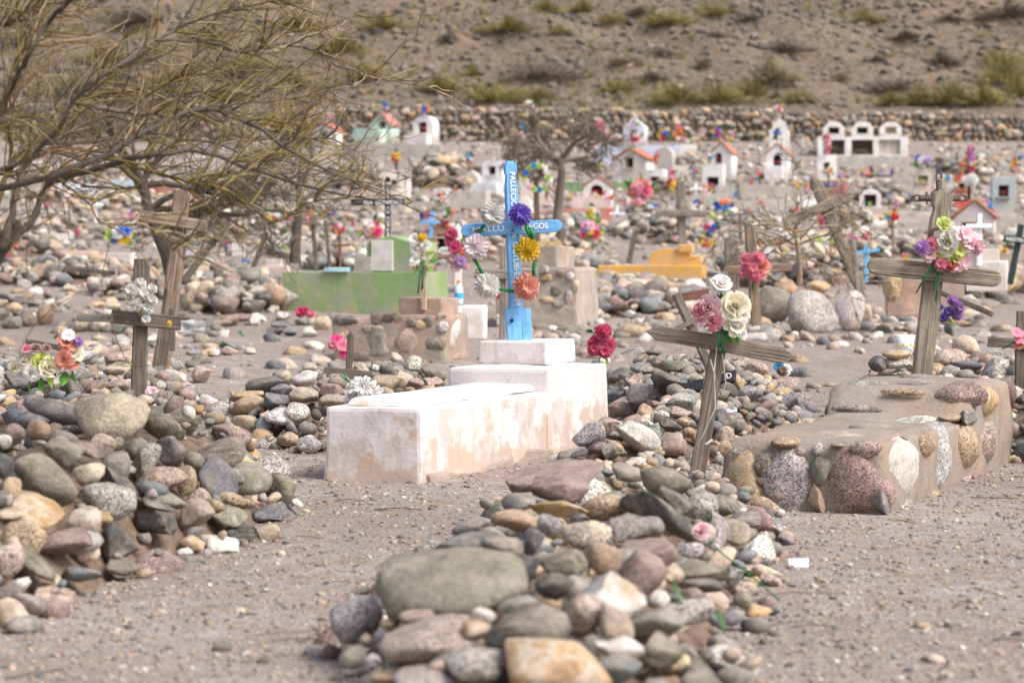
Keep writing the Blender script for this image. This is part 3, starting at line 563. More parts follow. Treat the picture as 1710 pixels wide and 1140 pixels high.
def box(name, loc, size, yaw, mat, parent=None, col=None, **k):
    return link(name, box_mesh(name, *size, mat, **k), parent, Matrix.Translation(loc) @ Matrix.Rotation(yaw, 4, 'Z'), col)
def plank_mesh(name, L, w, t, mat, ends=('flat', 'flat'), wob=.006, bow=0., n=14, taper=1.):
    bm = bmesh.new(); off = Vector((R.random() * 80, R.random() * 80, R.random() * 80)); rings = []
    def wf(s):
        k = 1 + (taper - 1) * s / L
        for e, d in ((ends[0], s), (ends[1], L - s)):
            if e == 'round' and d < w * .5: k *= max(.25, math.sqrt(max(0, 1 - (1 - d / (w * .5)) ** 2)))
            if e == 'point' and d < w * .75: k *= max(.06, d / (w * .75))
            if e == 'notch' and .9 * w < d < 1.15 * w: k *= .8
            if e == 'notch' and d < .35 * w: k *= max(.5, math.sqrt(max(0, 1 - (1 - d / (w * .35)) ** 2)))
        return k
    ss = [0] + [L * i / n for i in range(1, n)] + [L]
    for e in (0, 1):
        if ends[e] != 'flat':
            for q in (.06, .15, .3, .5, .75, .92, 1.0, 1.12): ss.append(w * q if e == 0 else L - w * q)
    ss = sorted(set(x for x in ss if 0 <= x <= L))
    ch = min(w, t) * .16
    for s in ss:
        k = wf(s); hw = w / 2 * k; ht = t / 2 * (1 if k > .5 else .75 + .5 * k * .5); b = bow * math.sin(math.pi * s / L); ring = []
        for (x, y) in ((-hw, -ht + ch), (-hw + ch * k, -ht), (0, -ht), (hw - ch * k, -ht), (hw, -ht + ch), (hw, ht - ch), (hw - ch * k, ht), (0, ht), (-hw + ch * k, ht), (-hw, ht - ch)):
            p = Vector((x + b, y, s)); q = Vector((x * 9, y * 9, s * 5)) + off
            p.x += wob * noise.noise(q); p.y += wob * .6 * noise.noise(q + Vector((5, 5, 5)))
            if s in (ss[0], ss[-1]) : p.z += wob * 1.5 * noise.noise(q * 3)
            ring.append(bm.verts.new(p))
        rings.append(ring)
    for a, b_ in zip(rings, rings[1:]):
        for i in range(10): bm.faces.new((a[i], a[(i + 1) % 10], b_[(i + 1) % 10], b_[i]))
    bm.faces.new(rings[0][::-1]); bm.faces.new(rings[-1])
    bmesh.ops.recalc_face_normals(bm, faces=bm.faces)
    return bmesh_mesh(name, bm, mat)
def plank(name, p0, p1, w, t, col, parent=None, mat=None, face=(0, -1, 0), **k):
    p0, p1 = Vector(p0), Vector(p1); zd = (p1 - p0).normalized(); f = Vector(face); yv = (f - zd * f.dot(zd)).normalized() * -1; xv = yv.cross(zd)
    M4 = Matrix((xv, yv, zd)).transposed().to_4x4(); M4.translation = p0
    return link(name, plank_mesh(name, (p1 - p0).length, w, t, mat or M_WOOD, **k), parent, M4, col)
def tube_geo(paths, sides=6):
    V = []; F = []; cols = []
    for pts, rads, col in paths:
        base = len(V); n = len(pts); up = Vector((.3, .2, .93))
        for i in range(n):
            d = (pts[min(i + 1, n - 1)] - pts[max(i - 1, 0)])
            d = d.normalized() if d.length > 1e-9 else Vector((0, 0, 1)); a = d.cross(up)
            if a.length < .05: a = d.cross(Vector((1, 0, 0)))
            a.normalize(); b = d.cross(a)
            for k in range(sides):
                t = k / sides * 6.2832; V.append(pts[i] + (a * math.cos(t) + b * math.sin(t)) * rads[i]); cols.append(col if not callable(col) else col(i / n))
        for i in range(n - 1):
            for k in range(sides):
                q = (k + 1) % sides; F.append((base + i * sides + k, base + i * sides + q, base + (i + 1) * sides + q, base + (i + 1) * sides + k))
        F.append(tuple(base + (n - 1) * sides + k for k in range(sides)))
    return V, F, np.array(cols)
def tubes(name, paths, mat, parent=None, sides=6):
    V, F, c = tube_geo(paths, sides); return link(name, mesh(name, V, F, mat, True, c), parent)
def tube(name, pts, r, col, parent=None, mat=None, sides=6):
    return tubes(name, [([Vector(p) for p in pts], [r] * len(pts) if not hasattr(r, '__len__') else r, col)], mat or M_ATTR, parent, sides)
def text(s, size, M4, mat, parent, name='lettering', fit=None, ext=.0012, vertical=False):
    cu = bpy.data.curves.new(name, 'FONT'); cu.body = s; cu.size = size; cu.extrude = ext; cu.align_x = 'CENTER'; cu.align_y = 'CENTER'; cu.offset = size * .012
    o = bpy.data.objects.new(name, cu); C.objects.link(o); bpy.context.view_layer.update(); dx = o.dimensions.x
    me = bpy.data.meshes.new_from_object(o); me.name = name; bpy.data.objects.remove(o); me.materials.append(mat) if not me.materials else None
    k = fit / dx if fit and dx > 0 else 1
    return link(name, me, parent, M4 @ Matrix.Diagonal((k, 1, 1, 1)))
def face_mat(loc, xdir, ydir):
    x = Vector(xdir).normalized(); y = Vector(ydir); y = (y - x * y.dot(x)).normalized(); z = x.cross(y)
    M4 = Matrix((x, y, z)).transposed().to_4x4(); M4.translation = Vector(loc); return M4
def profile(name, outer, holes, depth, mat, bev=.006):
    """outline in x and z pushed back along y by depth, with holes right through"""
    cu = bpy.data.curves.new(name, 'CURVE'); cu.dimensions = '2D'; cu.fill_mode = 'BOTH'; cu.extrude = depth / 2 - bev; cu.bevel_depth = bev; cu.bevel_resolution = 1; cu.offset = -bev
    for pl in [outer] + holes:
        sp = cu.splines.new('POLY'); sp.points.add(len(pl) - 1); sp.use_cyclic_u = True
        for q, (x, z) in zip(sp.points, pl): q.co = (x, z, 0, 1)
    o = bpy.data.objects.new(name, cu); C.objects.link(o); bpy.context.view_layer.update()
    me = bpy.data.meshes.new_from_object(o); me.name = name; bpy.data.objects.remove(o); bpy.data.curves.remove(cu)
    me.transform(Matrix.Translation((0, depth / 2, 0)) @ Matrix.Rotation(rad(90), 4, 'X')); me.materials.clear(); me.materials.append(mat); me.update()
    return me
def arch(w, h0, h1, n=10, z0=0.):
    """door or headstone outline: straight to h0, then a round top to h1"""
    return [(-w / 2, z0), (w / 2, z0)] + [(w / 2 * math.cos(t), h0 + (h1 - h0) * math.sin(t)) for t in np.linspace(0, math.pi, n)]
# ------------------------------------------------------------------ flowers
FC = {'P': (.70, .05, .20), 'p': (.80, .26, .36), 'l': (.84, .55, .60), 'r': (.62, .03, .05), 'o': (.85, .25, .04), 's': (.80, .27, .19), 'y': (.85, .58, .03), 'w': (.84, .82, .79),
      'b': (.03, .14, .62), 'c': (.06, .38, .72), 'v': (.16, .07, .50), 'm': (.55, .30, .66), 'g': (.14, .36, .06), 'e': (.86, .79, .60), 'G': (.02, .16, .07), 'q': (.62, .70, .16), 'd': (.36, .24, .2), 'h': (.42, .6, .12)}
def bloom_low(seed):
    rr = random.Random(seed); V = []; F = []
    for ring, (n, r, zt, w) in enumerate(((7, 1.0, .15, .5), (6, .68, .5, .42), (4, .36, .66, .3))):
        for k in range(n):
            t = k / n * 6.283 + ring * .5 + rr.uniform(-.15, .15); c, s = math.cos(t), math.sin(t); r_ = r * rr.uniform(.85, 1.12); b = len(V)
            for (u, v, z) in ((.05, -.12, .0), (.05, .12, .0), (r_ * .6, w * .8, zt * .8), (r_, w * .45, zt + rr.uniform(-.12, .1)), (r_, -w * .45, zt + rr.uniform(-.12, .1)), (r_ * .6, -w * .8, zt * .8)):
                V.append((u * c - v * s, u * s + v * c, z))
            F += [(b, b + 1, b + 2, b + 5), (b + 5, b + 2, b + 3, b + 4)]
    return mesh('flower', V, F, M_PETAL, False)
def bloom_carnation(seed, layers=5, frills=17, seg=100):
    """layers of pleated tissue, each a ruffled disc"""
    rr = random.Random(seed); V = []; F = []
    for L in range(layers):
        q = L / (layers - 1); r1 = 1 - .45 * q; zc = .1 + .42 * q; ph = rr.random() * 6; n = frills - 2 * L; b = len(V); us = (.04, .3, .6, .85, 1.0)
        for u in us:
            for k in range(seg):
                t = k / seg * 6.2832; fr = math.sin(n * t + ph + .6 * math.sin(3 * t)); fr2 = math.sin(2.3 * n * t + ph * 2)
                r = r1 * u * (1 + .06 * u * fr2 + .05 * math.sin(5 * t + L)); z = zc + (.26 + .3 * q) * u ** 1.6 - .28 * (1 - q) * u * u + (.17 * u * fr) * (1 + .4 * rr.uniform(-1, 1)) + .05 * u * fr2
                t2 = t + .05 * u * fr2; V.append((r * math.cos(t2), r * math.sin(t2), z))
        for i in range(len(us) - 1):
            for k in range(seg):
                q2 = (k + 1) % seg; F.append((b + i * seg + k, b + i * seg + q2, b + (i + 1) * seg + q2, b + (i + 1) * seg + k))
    return mesh('flower', V, F, M_PETAL, True)
def bloom_rose(seed, open_=.5):
    rr = random.Random(seed); V = []; F = []; na, nb = 7, 5
    for ring, (n, r, tilt, h) in enumerate(((5, .95, .95, .8), (5, .7, .6, .9), (4, .45, .3, .95), (3, .24, .1, .9))):
        for k in range(n):
            t0 = k / n * 6.283 + ring * .7 + rr.uniform(-.2, .2); hw = 3.6 / n * .95 + rr.uniform(-.1, .1); b = len(V); cr = rr.uniform(.8, 1.15)
            for j in range(nb):
                v = j / (nb - 1)
                for i in range(na):
                    u = i / (na - 1) * 2 - 1; t = t0 + u * hw * (.55 + .45 * v) * (1 if v < .7 else .9)
                    rad_ = r * (.25 + .75 * v ** .7) + tilt * .22 * v ** 3 * cr - .05 * (1 - u * u); z = h * v * (1 - tilt * .55) - .1 * u * u * v - tilt * .12 * v ** 4 + .04 * math.sin(9 * u + k)
                    V.append((rad_ * math.cos(t), rad_ * math.sin(t), z))
            for j in range(nb - 1):
                for i in range(na - 1): q = b + j * na + i; F.append((q, q + 1, q + na + 1, q + na))
    return mesh('flower', V, F, M_PETAL, True)
def bloom_petals(seed, n=6, w=.42, cup=.35, double=True):
    rr = random.Random(seed); V = []; F = []
    for ring in range(2 if double else 1):
        for k in range(n):
            t = k / n * 6.283 + ring * 3.14 / n + rr.uniform(-.12, .12); c, s = math.cos(t), math.sin(t); L = (1 - .3 * ring) * rr.uniform(.85, 1.1); b = len(V); sag = rr.uniform(-.1, .12)
            for j in range(5):
                u = j / 4; hw = w * math.sin(min(1, u * .95 + .06) * math.pi * .78) * L
                for v in (-1, 0, 1):
                    x = u * L; y = v * hw; z = cup * (1 + ring) * u ** 1.3 - (cup + sag) * .8 * u ** 3 + (.07 if v else 0) * (1 if u < .9 else .5)
                    V.append((x * c - y * s, x * s + y * c, z))
            for j in range(4):
                for v in range(2): q = b + j * 3 + v; F.append((q, q + 1, q + 4, q + 3))
    return mesh('flower', V, F, M_PETAL, True)
BL = {'l': [bloom_low(i) for i in range(5)], 'c': [bloom_carnation(i) for i in range(5)], 'k': [bloom_carnation(20 + i, 4, 13, 64) for i in range(3)], 'r': [bloom_rose(i) for i in range(4)],
      'f': [bloom_petals(i) for i in range(3)], 'd': [bloom_petals(9 + i, 15, .15, .25) for i in range(2)], 'o': [bloom_petals(30, 5, .55, .3, False)]}
def leaf_mesh():
    V = []; F = []
    for j in range(6):
        u = j / 5; hw = .3 * math.sin(min(.98, u + .02) * math.pi) + .01
        for v in (-1, 0, 1): V.append((v * hw, .12 * abs(v) - .25 * u * u, u))
    for j in range(5):
        for v in range(2): q = j * 3 + v; F.append((q, q + 1, q + 4, q + 3))
    return mesh('leaf', V, F, M_PETAL, True)
LEAF = leaf_mesh()
def put_flower(parent, loc, r, kind, col, normal=(0, -1, .35), name='flower', squash=1.):
    nrm = Vector(normal) + Vector((R.gauss(0, .25), R.gauss(0, .15), R.gauss(0, .25))); q = nrm.to_track_quat('Z', 'Y').to_matrix() @ Matrix.Rotation(R.uniform(0, 6.28), 3, 'Z')
    c = FC[col] if isinstance(col, str) else col; u = R.uniform(.0, .1); c = tuple(x * (1 - u) + .7 * u for x in c); f = R.uniform(.88, 1.08)
    return link(name, R.choice(BL[kind]), parent, Matrix.Translation(loc) @ (q @ Matrix.Diagonal((r, r, r * squash))).to_4x4(), tuple(min(.9, x * f) for x in c))
def put_leaf(parent, loc, L, direction, col='g'):
    q = Vector(direction).to_track_quat('Z', 'Y').to_matrix() @ Matrix.Rotation(R.uniform(0, 6.28), 3, 'Z')
    return link('leaf', LEAF, parent, Matrix.Translation(loc) @ (q @ Matrix.Scale(L, 3)).to_4x4(), FC[col] if isinstance(col, str) else col)
def bouquet(label, px, py, D, spec, leaves='', stems=None, cat='flowers', group='bunches of artificial flowers left on graves', name='flower_bouquet', normal=(0, -1, .35), base=None):
    """spec: 'dx dy diameter kind colour; ...' in photograph pixels around (px, py) at distance D"""
    b0 = P(px, py, D) if base is None else Vector(base)
    e = thing(name, label, cat, b0, group)
    for t in spec.split(';'):
        q = t.split()
        if len(q) < 5: continue
        dx, dy, dm = map(float, q[:3]); z = -R.uniform(0, m(dm, D) * .4)
        p = P(px + dx, py + dy, D + z); nn = Vector(normal) + Vector((dx, 0, -dy)) * .012
        put_flower(e, p, m(dm, D) / 2 * 1.06, q[3], q[4], nn)
    for t in leaves.split(';'):
        q = t.split()
        if len(q) < 5: continue
        dx, dy, L, an = map(float, q[:4]); put_leaf(e, P(px + dx, py + dy, D + .01), m(L, D), (math.cos(rad(an)), -.35, math.sin(rad(an))), q[4])
    if stems:
        paths = []
        for (x0, y0, x1, y1) in stems:
            a, b = P(px + x0, py + y0, D), P(px + x1, py + y1, D - .01); mid_ = (a + b) / 2 + Vector((R.uniform(-.01, .01), -.01, 0)); paths.append(([a, mid_, b], [m(1.3, D)] * 3, FC['G']))
        tubes('stem', paths, M_ATTR, e)
    return e
def cluster(label, px, py, by, w, h, cols, n=None, kind='l', dsize=None, green=True, cat='flowers', group='bunches of artificial flowers left on graves', D=None, name='flower_bouquet'):
    """a far bunch: n blooms in an ellipse w x h pixels, at the distance of the ground seen at (px, by)"""
    D = D or gp(px, by).y - .05; e = thing(name, label, cat, P(px, py + h / 2, D), group); n = n or max(3, int(w * h / 55))
    ds = dsize or max(6., min(w, h) * .46); got = []
    for k in range(n):
        best = None
        for _ in range(12):
            t = R.uniform(0, 6.28); q = math.sqrt(R.random()); x, y = math.cos(t) * q * (w - ds) / 2, math.sin(t) * q * (h - ds) / 2
            dd = min([math.hypot(x - a, y - b) for a, b in got] or [99])
            if best is None or dd > best[0]: best = (dd, x, y)
        _, x, y = best; got.append((x, y))
        put_flower(e, P(px + x, py + y, D - R.uniform(0, m(ds, D) * .6)), m(ds, D) / 2 * R.uniform(.85, 1.15), kind, cols[k % len(cols)], (x * .02, -1, .35 - y * .02))
    if green:
        for k in range(3 + n // 3):
            t = R.uniform(0, 6.28); put_leaf(e, P(px + math.cos(t) * w * .3, py + math.sin(t) * h * .3, D), m(ds * .9, D), (math.cos(t), -.4, -math.sin(t)), R.choice('ggGh'))
    return e
# ------------------------------------------------------------------ the white tomb, blue cross and garland
TU = Vector((.37, .929, 0)); TV = Vector((.929, -.37, 0)); YAW = math.atan2(TV.y, TV.x)
def tomb_frame(p0): return lambda l, v, z: Vector(p0) + TU * l + TV * v + Vector((0, 0, z))
W0 = Vector((-.435, 11.66, 0)); wf_ = tomb_frame(W0)
def slabbox(name, fr, l0, l1, v0, v1, z0, z1, mat, parent, col, yaw=YAW, **k):
    return box(name, fr((l0 + l1) / 2, (v0 + v1) / 2, z0), (v1 - v0, l1 - l0, z1 - z0), yaw, mat, parent, col, **k)
WT = thing('white_tomb', 'whitewashed plaster tomb with orange stains under the bright blue cross', 'tomb', wf_(1.3, -.26, 0))
WC = (.70, .655, .64)
slabbox('grave_body', wf_, 0, 1.70, -.52, 0, -.06, .364, M_TOMB, WT, WC, bev=.02, cuts=7, wob=.016, taper=.03)
slabbox('raised_slab', wf_, .16, 1.69, -.45, -.09, .355, .398, M_TOMB, WT, WC, bev=.018, cuts=4, wob=.006, taper=.08)
slabbox('headboard', wf_, 1.69, 2.68, -.6, .004, -.06, .478, M_TOMB, WT, WC, bev=.02, cuts=6, wob=.014)
slabbox('pedestal', wf_, 2.2, 2.69, -.62 + .01, -.2, .476, .61, M_TOMB, WT, WC, bev=.012, cuts=3, wob=.006, taper=.03)
slabbox('footing', wf_, .05, 1.7, -.5, .03, -.1, .035, M_MORTAR, WT, (.4, .32, .27), bev=.02, cuts=8, wob=.05)
BLUE = (.17, .42, .74)
cb = wf_(2.4, -.42, .6); CD = cb.y
BCX = thing('painted_cross', 'bright blue wooden cross with white hand lettering on the white tomb', 'cross', cb)
up0 = P(864, 571, CD); up1 = P(851.5, 269, CD - .02)
upo = plank('upright', up0, up1, m(24, CD), .035, BLUE, BCX, M_PAINTW, face=(.35, -1, 0), ends=('flat', 'notch'), taper=.86)
cr0 = P(770, 386, CD - .035); cr1 = P(938.5, 376.5, CD - .035)
cro = plank('crossbar', cr0, cr1, m(21, CD), .028, BLUE, BCX, M_PAINTW, face=(.1, -1, 0), ends=('round', 'round'))
plank('brace_block', P(877.5, 569, CD + .02), P(875, 515, CD + .02), m(20, CD), .05, BLUE, BCX, M_PAINTW, face=(.35, -1, 0), wob=.012)
plank('backing_board', P(859, 566, CD - .022), P(856, 514, CD - .022), m(27, CD), .02, BLUE, BCX, M_PAINTW, face=(.35, -1, 0), wob=.01)
tube('bolt', [P(855, 535, CD - .06), P(855, 535, CD - .03)], m(3, CD), (.35, .3, .24), BCX, sides=8)
tube('bolt', [P(856, 385, CD - .06), P(856, 385, CD - .045)], m(2, CD), (.25, .2, .17), BCX, sides=8)
zdir = (up1 - up0).normalized()
fdir = Vector((.35, -1, 0)); fdir = (fdir - zdir * fdir.dot(zdir)).normalized(); xd = zdir.cross(fdir) * -1
text('FALLECIO EL 28 de. OCTUBrE. de 1969', m(12.5, CD), face_mat(P(856.5, 399, CD) + fdir * .0345, -zdir, xd if xd.x > 0 else -xd), M_WHITE, BCX, fit=m(222, CD))
cdir = (cr1 - cr0).normalized(); ff = Vector((.1, -1, 0))
text('MALLU', m(13.5, CD), face_mat(P(815, 383, CD - .035) + ff * .0165, cdir, (0, 0, 1)), M_WHITE, BCX, fit=m(52, CD))
text('BUrGOS', m(13.5, CD), face_mat(P(892, 378.5, CD - .035) + ff * .0165, cdir, (0, 0, 1)), M_WHITE, BCX, fit=m(44, CD))
GL = thing('flower_garland', 'garland of six tissue pompons and green stems hanging on the blue cross', 'garland', P(855, 420, CD - .12))
POM = [(822, 358, 39, 'w'), (868, 359, 38, (.17, .075, .56)), (795, 412, 42, (.85, .74, .76)), (881, 416, 41, (.86, .6, .02)), (813, 478, 43, 'w'), (878, 479, 45, (.84, .36, .26))]
for (x, y, d, c) in POM:
    put_flower(GL, P(x, y, CD - .1), m(d, CD) / 2 * 1.03, 'c', c, (.0, -1, .12), squash=.9)
for (x0, y0, x1, y1) in ((808, 376, 797, 392), (876, 366, 888, 400), (791, 432, 806, 458), (894, 434, 891, 462), (832, 482, 858, 487), (884, 380, 892, 404)):
    a, b = P(x0, y0, CD - .085), P(x1, y1, CD - .085); st = tube('stem', [a, (a + b) / 2 + Vector((R.uniform(-.01, .01), -.012, 0)), b], m(3.1, CD), (.03, .2, .06), GL)
    for k in range(6):
        t = (k + .5) / 6; put_leaf(GL, a.lerp(b, t), m(6, CD), (R.uniform(-1, 1), -1, R.uniform(-.6, .6)), (.03, .22, .06))
# ------------------------------------------------------------------ stone faced tombs
def box_hit(boxes, frame_p0, U, V, d):
    """first hit of the camera ray d with boxes (l0,l1,v0,v1,z0,z1) in the tomb's frame: point, normal"""
    o = CO - Vector(frame_p0); O = (o.dot(U), o.dot(V), o.z); Dd = (d.dot(U), d.dot(V), d.z); best = None
    for bx in boxes:
        t0, t1, ax = -1e9, 1e9, 0
        for i in range(3):
            lo, hi = bx[2 * i], bx[2 * i + 1]
            if abs(Dd[i]) < 1e-9: continue
            a, b = (lo - O[i]) / Dd[i], (hi - O[i]) / Dd[i]
            if a > b: a, b = b, a
            if a > t0: t0, ax = a, i
            t1 = min(t1, b)
        if t0 < t1 and (best is None or t0 < best[0]): best = (t0, ax)
    if best is None: return None
    t, ax = best; s = -1 if Dd[ax] > 0 else 1
    return CO + d * t, (U * s if ax == 0 else V * s if ax == 1 else Vector((0, 0, s)))
from mathutils.bvhtree import BVHTree
def bvh_of(e):
    V = []; F = []
    for c in e.children:
        if c.name.startswith('mortar'):
            b = len(V); w = WM(c); V += [w @ v.co for v in c.data.vertices]; F += [tuple(b + i for i in p.vertices) for p in c.data.polygons]
    return BVHTree.FromPolygons(V, F)
BV = {}
def face_stones(e, boxes, p0, U, V, lst, proud=.022):
    for (px, py, w, h, ang, col, kd) in lst:
        d = ray(px, py); hh = box_hit(boxes, p0, U, V, d)
        if not hh: continue
        p, n = hh
        if e.name not in BV: BV[e.name] = bvh_of(e)
        q = BV[e.name].ray_cast(CO, d.normalized())
        if q[0] is None: continue
        p = q[0]; nn = q[1]
        n = max((U, -U, V, -V, Vector((0, 0, 1))), key=lambda a: a.dot(nn))
        if n.z < .5: n = (n + nn * .6).normalized()
        if abs(n.z) < .5:
            tx = Vector((0, 0, 1)).cross(n).normalized(); tx = tx if tx.x > 0 or abs(tx.x) < .2 else -tx; k = max(.35, abs(tx.x)); a = m(w, p.y) / 2 / k; c = m(h, p.y) / 2; up = n.cross(tx).normalized(); up = up if up.z > 0 else -up
        else: tx = V - n * V.dot(n); a = m(w, p.y) / 2; c = min(.13, m(h, p.y) / 2 * 2.6); up = n.cross(tx).normalized()
        R3 = Matrix((tx, -n, up)).transposed()
        if R3.determinant() < 0: R3 = Matrix((-tx, -n, up)).transposed()
        th = min(a, c) * (.85 if abs(n.z) < .5 else .45); R3 = R3 @ Matrix.Rotation(-rad(ang), 3, 'Y')
        put_stone(e, p - n * (th - (proud if abs(n.z) < .5 else min(.02, proud))), (a * 1.22, th, c * 1.2), R3, col, kd or 'r', 3)
S0 = Vector((1.585, 10.28, 0)); sf = tomb_frame(S0)
ST = thing('stone_tomb', 'mud-mortared tomb of big river stones at the right with a cracked stepped top', 'tomb', sf(1.3, -.35, 0))
MC = (.30, .245, .20)
def zprof(l): t = min(1, max(0, (l - 1.72) / .2)); return .315 - .02 * max(0, min(1, l / 1.6)) + .155 * t * t * (3 - 2 * t)
bm = bmesh.new(); bmesh.ops.create_cube(bm, size=1); bmesh.ops.subdivide_edges(bm, edges=bm.edges, cuts=23, use_grid_fill=True)
for v in bm.verts:
    x, y, z = v.co.x * 2, v.co.y * 2, v.co.z + .5; l = (v.co.y + .5) * 2.85; hh = zprof(l) + .08
    q = max(0, z - .84) / .16; k = 1 - .06 * q ** 2.2; bul = 1 + .025 * math.sin(min(1, z) * math.pi)
    w = .70 + .05 * min(1, max(0, (l - 1.6) / .3)); vx = v.co.x * w * k * bul; ly = (v.co.y * 2.85) * (1 - .035 * q ** 2.2) * (1 + .012 * math.sin(z * 3.14))
    e_ = max(abs(v.co.x) * 2 - .9, 0) / .1; zz_ = -.08 + hh * z - (.02 * e_ ** 2 if z > .99 else 0)
    n_ = Vector((vx * 4, ly * 4, zz_ * 5)); d_ = .022
    v.co = Vector((vx + d_ * noise.noise(n_), ly + d_ * noise.noise(n_ + Vector((9, 0, 0))), zz_ + d_ * .8 * noise.noise(n_ * .8 + Vector((0, 9, 0)))))
me = bmesh_mesh('mortar_body', bm, M_MORTAR, True)
link('mortar_body', me, ST, Matrix.Translation(sf(1.425, -.35, 0)) @ Matrix.Rotation(YAW, 4, 'Z'), MC)
sboxes = [(0, 1.76, -.71, .01, -.08, .305), (1.78, 2.85, -.74, .03, -.08, .455)]
HER = parse('''505 775 150 240 5 tr;700 800 180 280 0 kr;975 795 270 300 0 rr;590 562 260 110 0 or;925 578 200 65 0 pr;1188 735 160 250 5 wr;1355 670 150 250 -4 kr;1480 640 105 200 0 tr
1560 610 85 170 0 pr;1090 545 200 60 5 or;1250 512 190 80 0 wr;1395 500 90 70 0 tr;1430 405 190 120 10 ra;1555 440 95 120 0 yr;600 700 80 90 0 pa;845 730 70 100 0 or;830 850 60 120 0 ta;1100 850 60 130 0 ga;1290 620 70 90 0 tr;1460 505 80 60 0 ga
1000 470 170 30 0 gr;1200 400 150 30 0 tr;760 520 150 26 0 gr;700 600 100 60 0 tr;1040 640 110 60 0 pr''', (1040, 500), 2.552)
face_stones(ST, sboxes, S0, TU, TV, HER, .046)
def fill_faces(e, boxes, p0, U, V, region, n, rr, heroes, proud, pal='gtpokrtp', tops=False):
    taken = [(h[0], h[1], h[2] * .5, h[3] * .5) for h in heroes]
    for _ in range(n * 14):
        if n <= 0: break
        px, py = R.uniform(region[0], region[2]), R.uniform(region[1], region[3]); hh = box_hit(boxes, p0, U, V, ray(px, py))
        if not hh: continue
        top = abs(hh[1].z) > .5
        if top != tops or (abs(hh[1].dot(U)) > .5 and (hh[0] - Vector(p0)).dot(U) > .5): continue
        w = R.uniform(*rr) * (1.5 if top else 1); h_ = w * (.22 if top else R.uniform(.8, 1.5))
        if any(abs(px - a) < (w * .5 + c) * .92 and abs(py - b) < (h_ * .5 + d) * .92 for a, b, c, d in taken): continue
        taken.append((px, py, w * .5, h_ * .5)); n -= 1
        face_stones(e, boxes, p0, U, V, [(px, py, w, h_, R.uniform(-15, 15), R.choice(pal), R.choice('rra'))], proud)
fill_faces(ST, sboxes, S0, TU, TV, (1205, 630, 1670, 860), 46, (20, 48), HER, .034)
fill_faces(ST, sboxes, S0, TU, TV, (1205, 640, 1670, 862), 70, (11, 26), HER, .026)
fill_faces(ST, sboxes, S0, TU, TV, (1215, 625, 1650, 735), 20, (30, 60), HER, .02, 'gtog', True)
M0 = Vector((-.535, 19.25, .24)); MU = Vector((.25, .968, 0)); MV = Vector((.968, -.25, 0)); MY = math.atan2(MV.y, MV.x)
mf = lambda l, v, z: M0 + MU * l + MV * v + Vector((0, 0, z))
MT = thing('stone_tomb', 'pinkish stone-faced tomb with a low block on top in front of the green tomb', 'tomb', mf(.35, -.45, 0))
slabbox('mortar_body', mf, 0, .75, -.93, 0, -.1, .375, M_MORTAR, MT, (.40, .30, .245), yaw=MY, bev=.03, cuts=6, wob=.03)
slabbox('mortar_step', mf, .12, .62, -.43, -.06, .37, .525, M_MORTAR, MT, (.44, .32, .25), yaw=MY, bev=.015, cuts=3, wob=.015)
face_stones(MT, [(0, .75, -.93, 0, -.1, .375)], M0, MU, MV, parse('''870 900 200 200 0 ga;1065 880 130 180 0 pr;1220 890 150 160 0 or;1360 830 100 220 0 wr;1150 770 70 50 0 y;680 740 130 60 -10 da;930 735 120 55 15 da;850 800 120 50 0 p;660 870 80 110 0 tr;760 980 110 70 0 r;1290 780 60 60 0 w''', (400, 340), 3.8), .03)
fill_faces(MT, [(0, .75, -.93, 0, -.1, .375)], M0, MU, MV, (556, 525, 776, 612), 16, (14, 34), parse('''870 900 200 200 0 ga;1065 880 130 180 0 pr;1220 890 150 160 0 or;1360 830 100 220 0 wr''', (400, 340), 3.8), .02, 'ttpprog')
M2 = Vector((.52, 24.6, .36)); 
mf2 = lambda l, v, z: M2 + MU * l + MV * v + Vector((0, 0, z))
MT2 = thing('stone_tomb', 'pale stone-faced tomb behind the blue cross with ochre bricks on top', 'tomb', mf2(.4, -.6, 0))
slabbox('mortar_body', mf2, 0, 1.1, -.72, .13, -.1, .62, M_MORTAR, MT2, (.44, .37, .31), yaw=MY, bev=.03, cuts=6, wob=.03)
slabbox('mortar_step', mf2, .1, .9, -.65, -.08, .61, .84, M_MORTAR, MT2, (.42, .35, .29), yaw=MY, bev=.02, cuts=3, wob=.02)
face_stones(MT2, [(0, 1.1, -.72, .13, -.1, .62)], M2, MU, MV, parse('''50 470 60 50 0 yr;200 460 40 50 0 wr;110 560 60 70 0 or;190 590 40 80 0 wr;30 420 60 60 0 gr;140 440 50 50 0 pr;50 610 70 40 0 yr;230 520 40 70 0 cr;120 640 60 40 0 gr''', (900, 340), 3.8), .03)
for (x, w) in ((905, 20), (925, 22), (890, 18)): box('brick', P(x, 413, 25.2), (m(w, 25), .12, .06), .1, M_CONC, MT2, (.46, .33, .17), bev=.006)
GT0 = Vector((-.965, 26.7, .4)); gf = lambda l, v, z: GT0 + MU * l + MV * v + Vector((0, 0, z))
GT = thing('green_tomb', 'long moss-green painted concrete tomb with a gabled headstone', 'tomb', gf(.5, -.8, 0))
GC = (.235, .345, .15)
slabbox('grave_body', gf, 0, .95, -1.66, 0.0, -.1, .52, M_GREEN, GT, GC, yaw=MY, bev=.012, cuts=5, wob=.01)
hd = link('headstone', profile('headstone', [(-.27, 0), (.27, 0), (.27, .33), (0, .41), (-.27, .33)], [], .95, M_GREEN), GT, Matrix.Translation(gf(.05, -.42, .515)) @ Matrix.Rotation(MY, 4, 'Z'), GC)
box('plaque', gf(.035, -.5, .53), (.25, .03, .34), MY, M_CONC, GT, (.6, .58, .54), bev=.006)
box('offering_box', gf(-.0 + .08, -.72, .52), (.2, .14, .17), MY, M_CONC, GT, (.42, .38, .33), bev=.006)
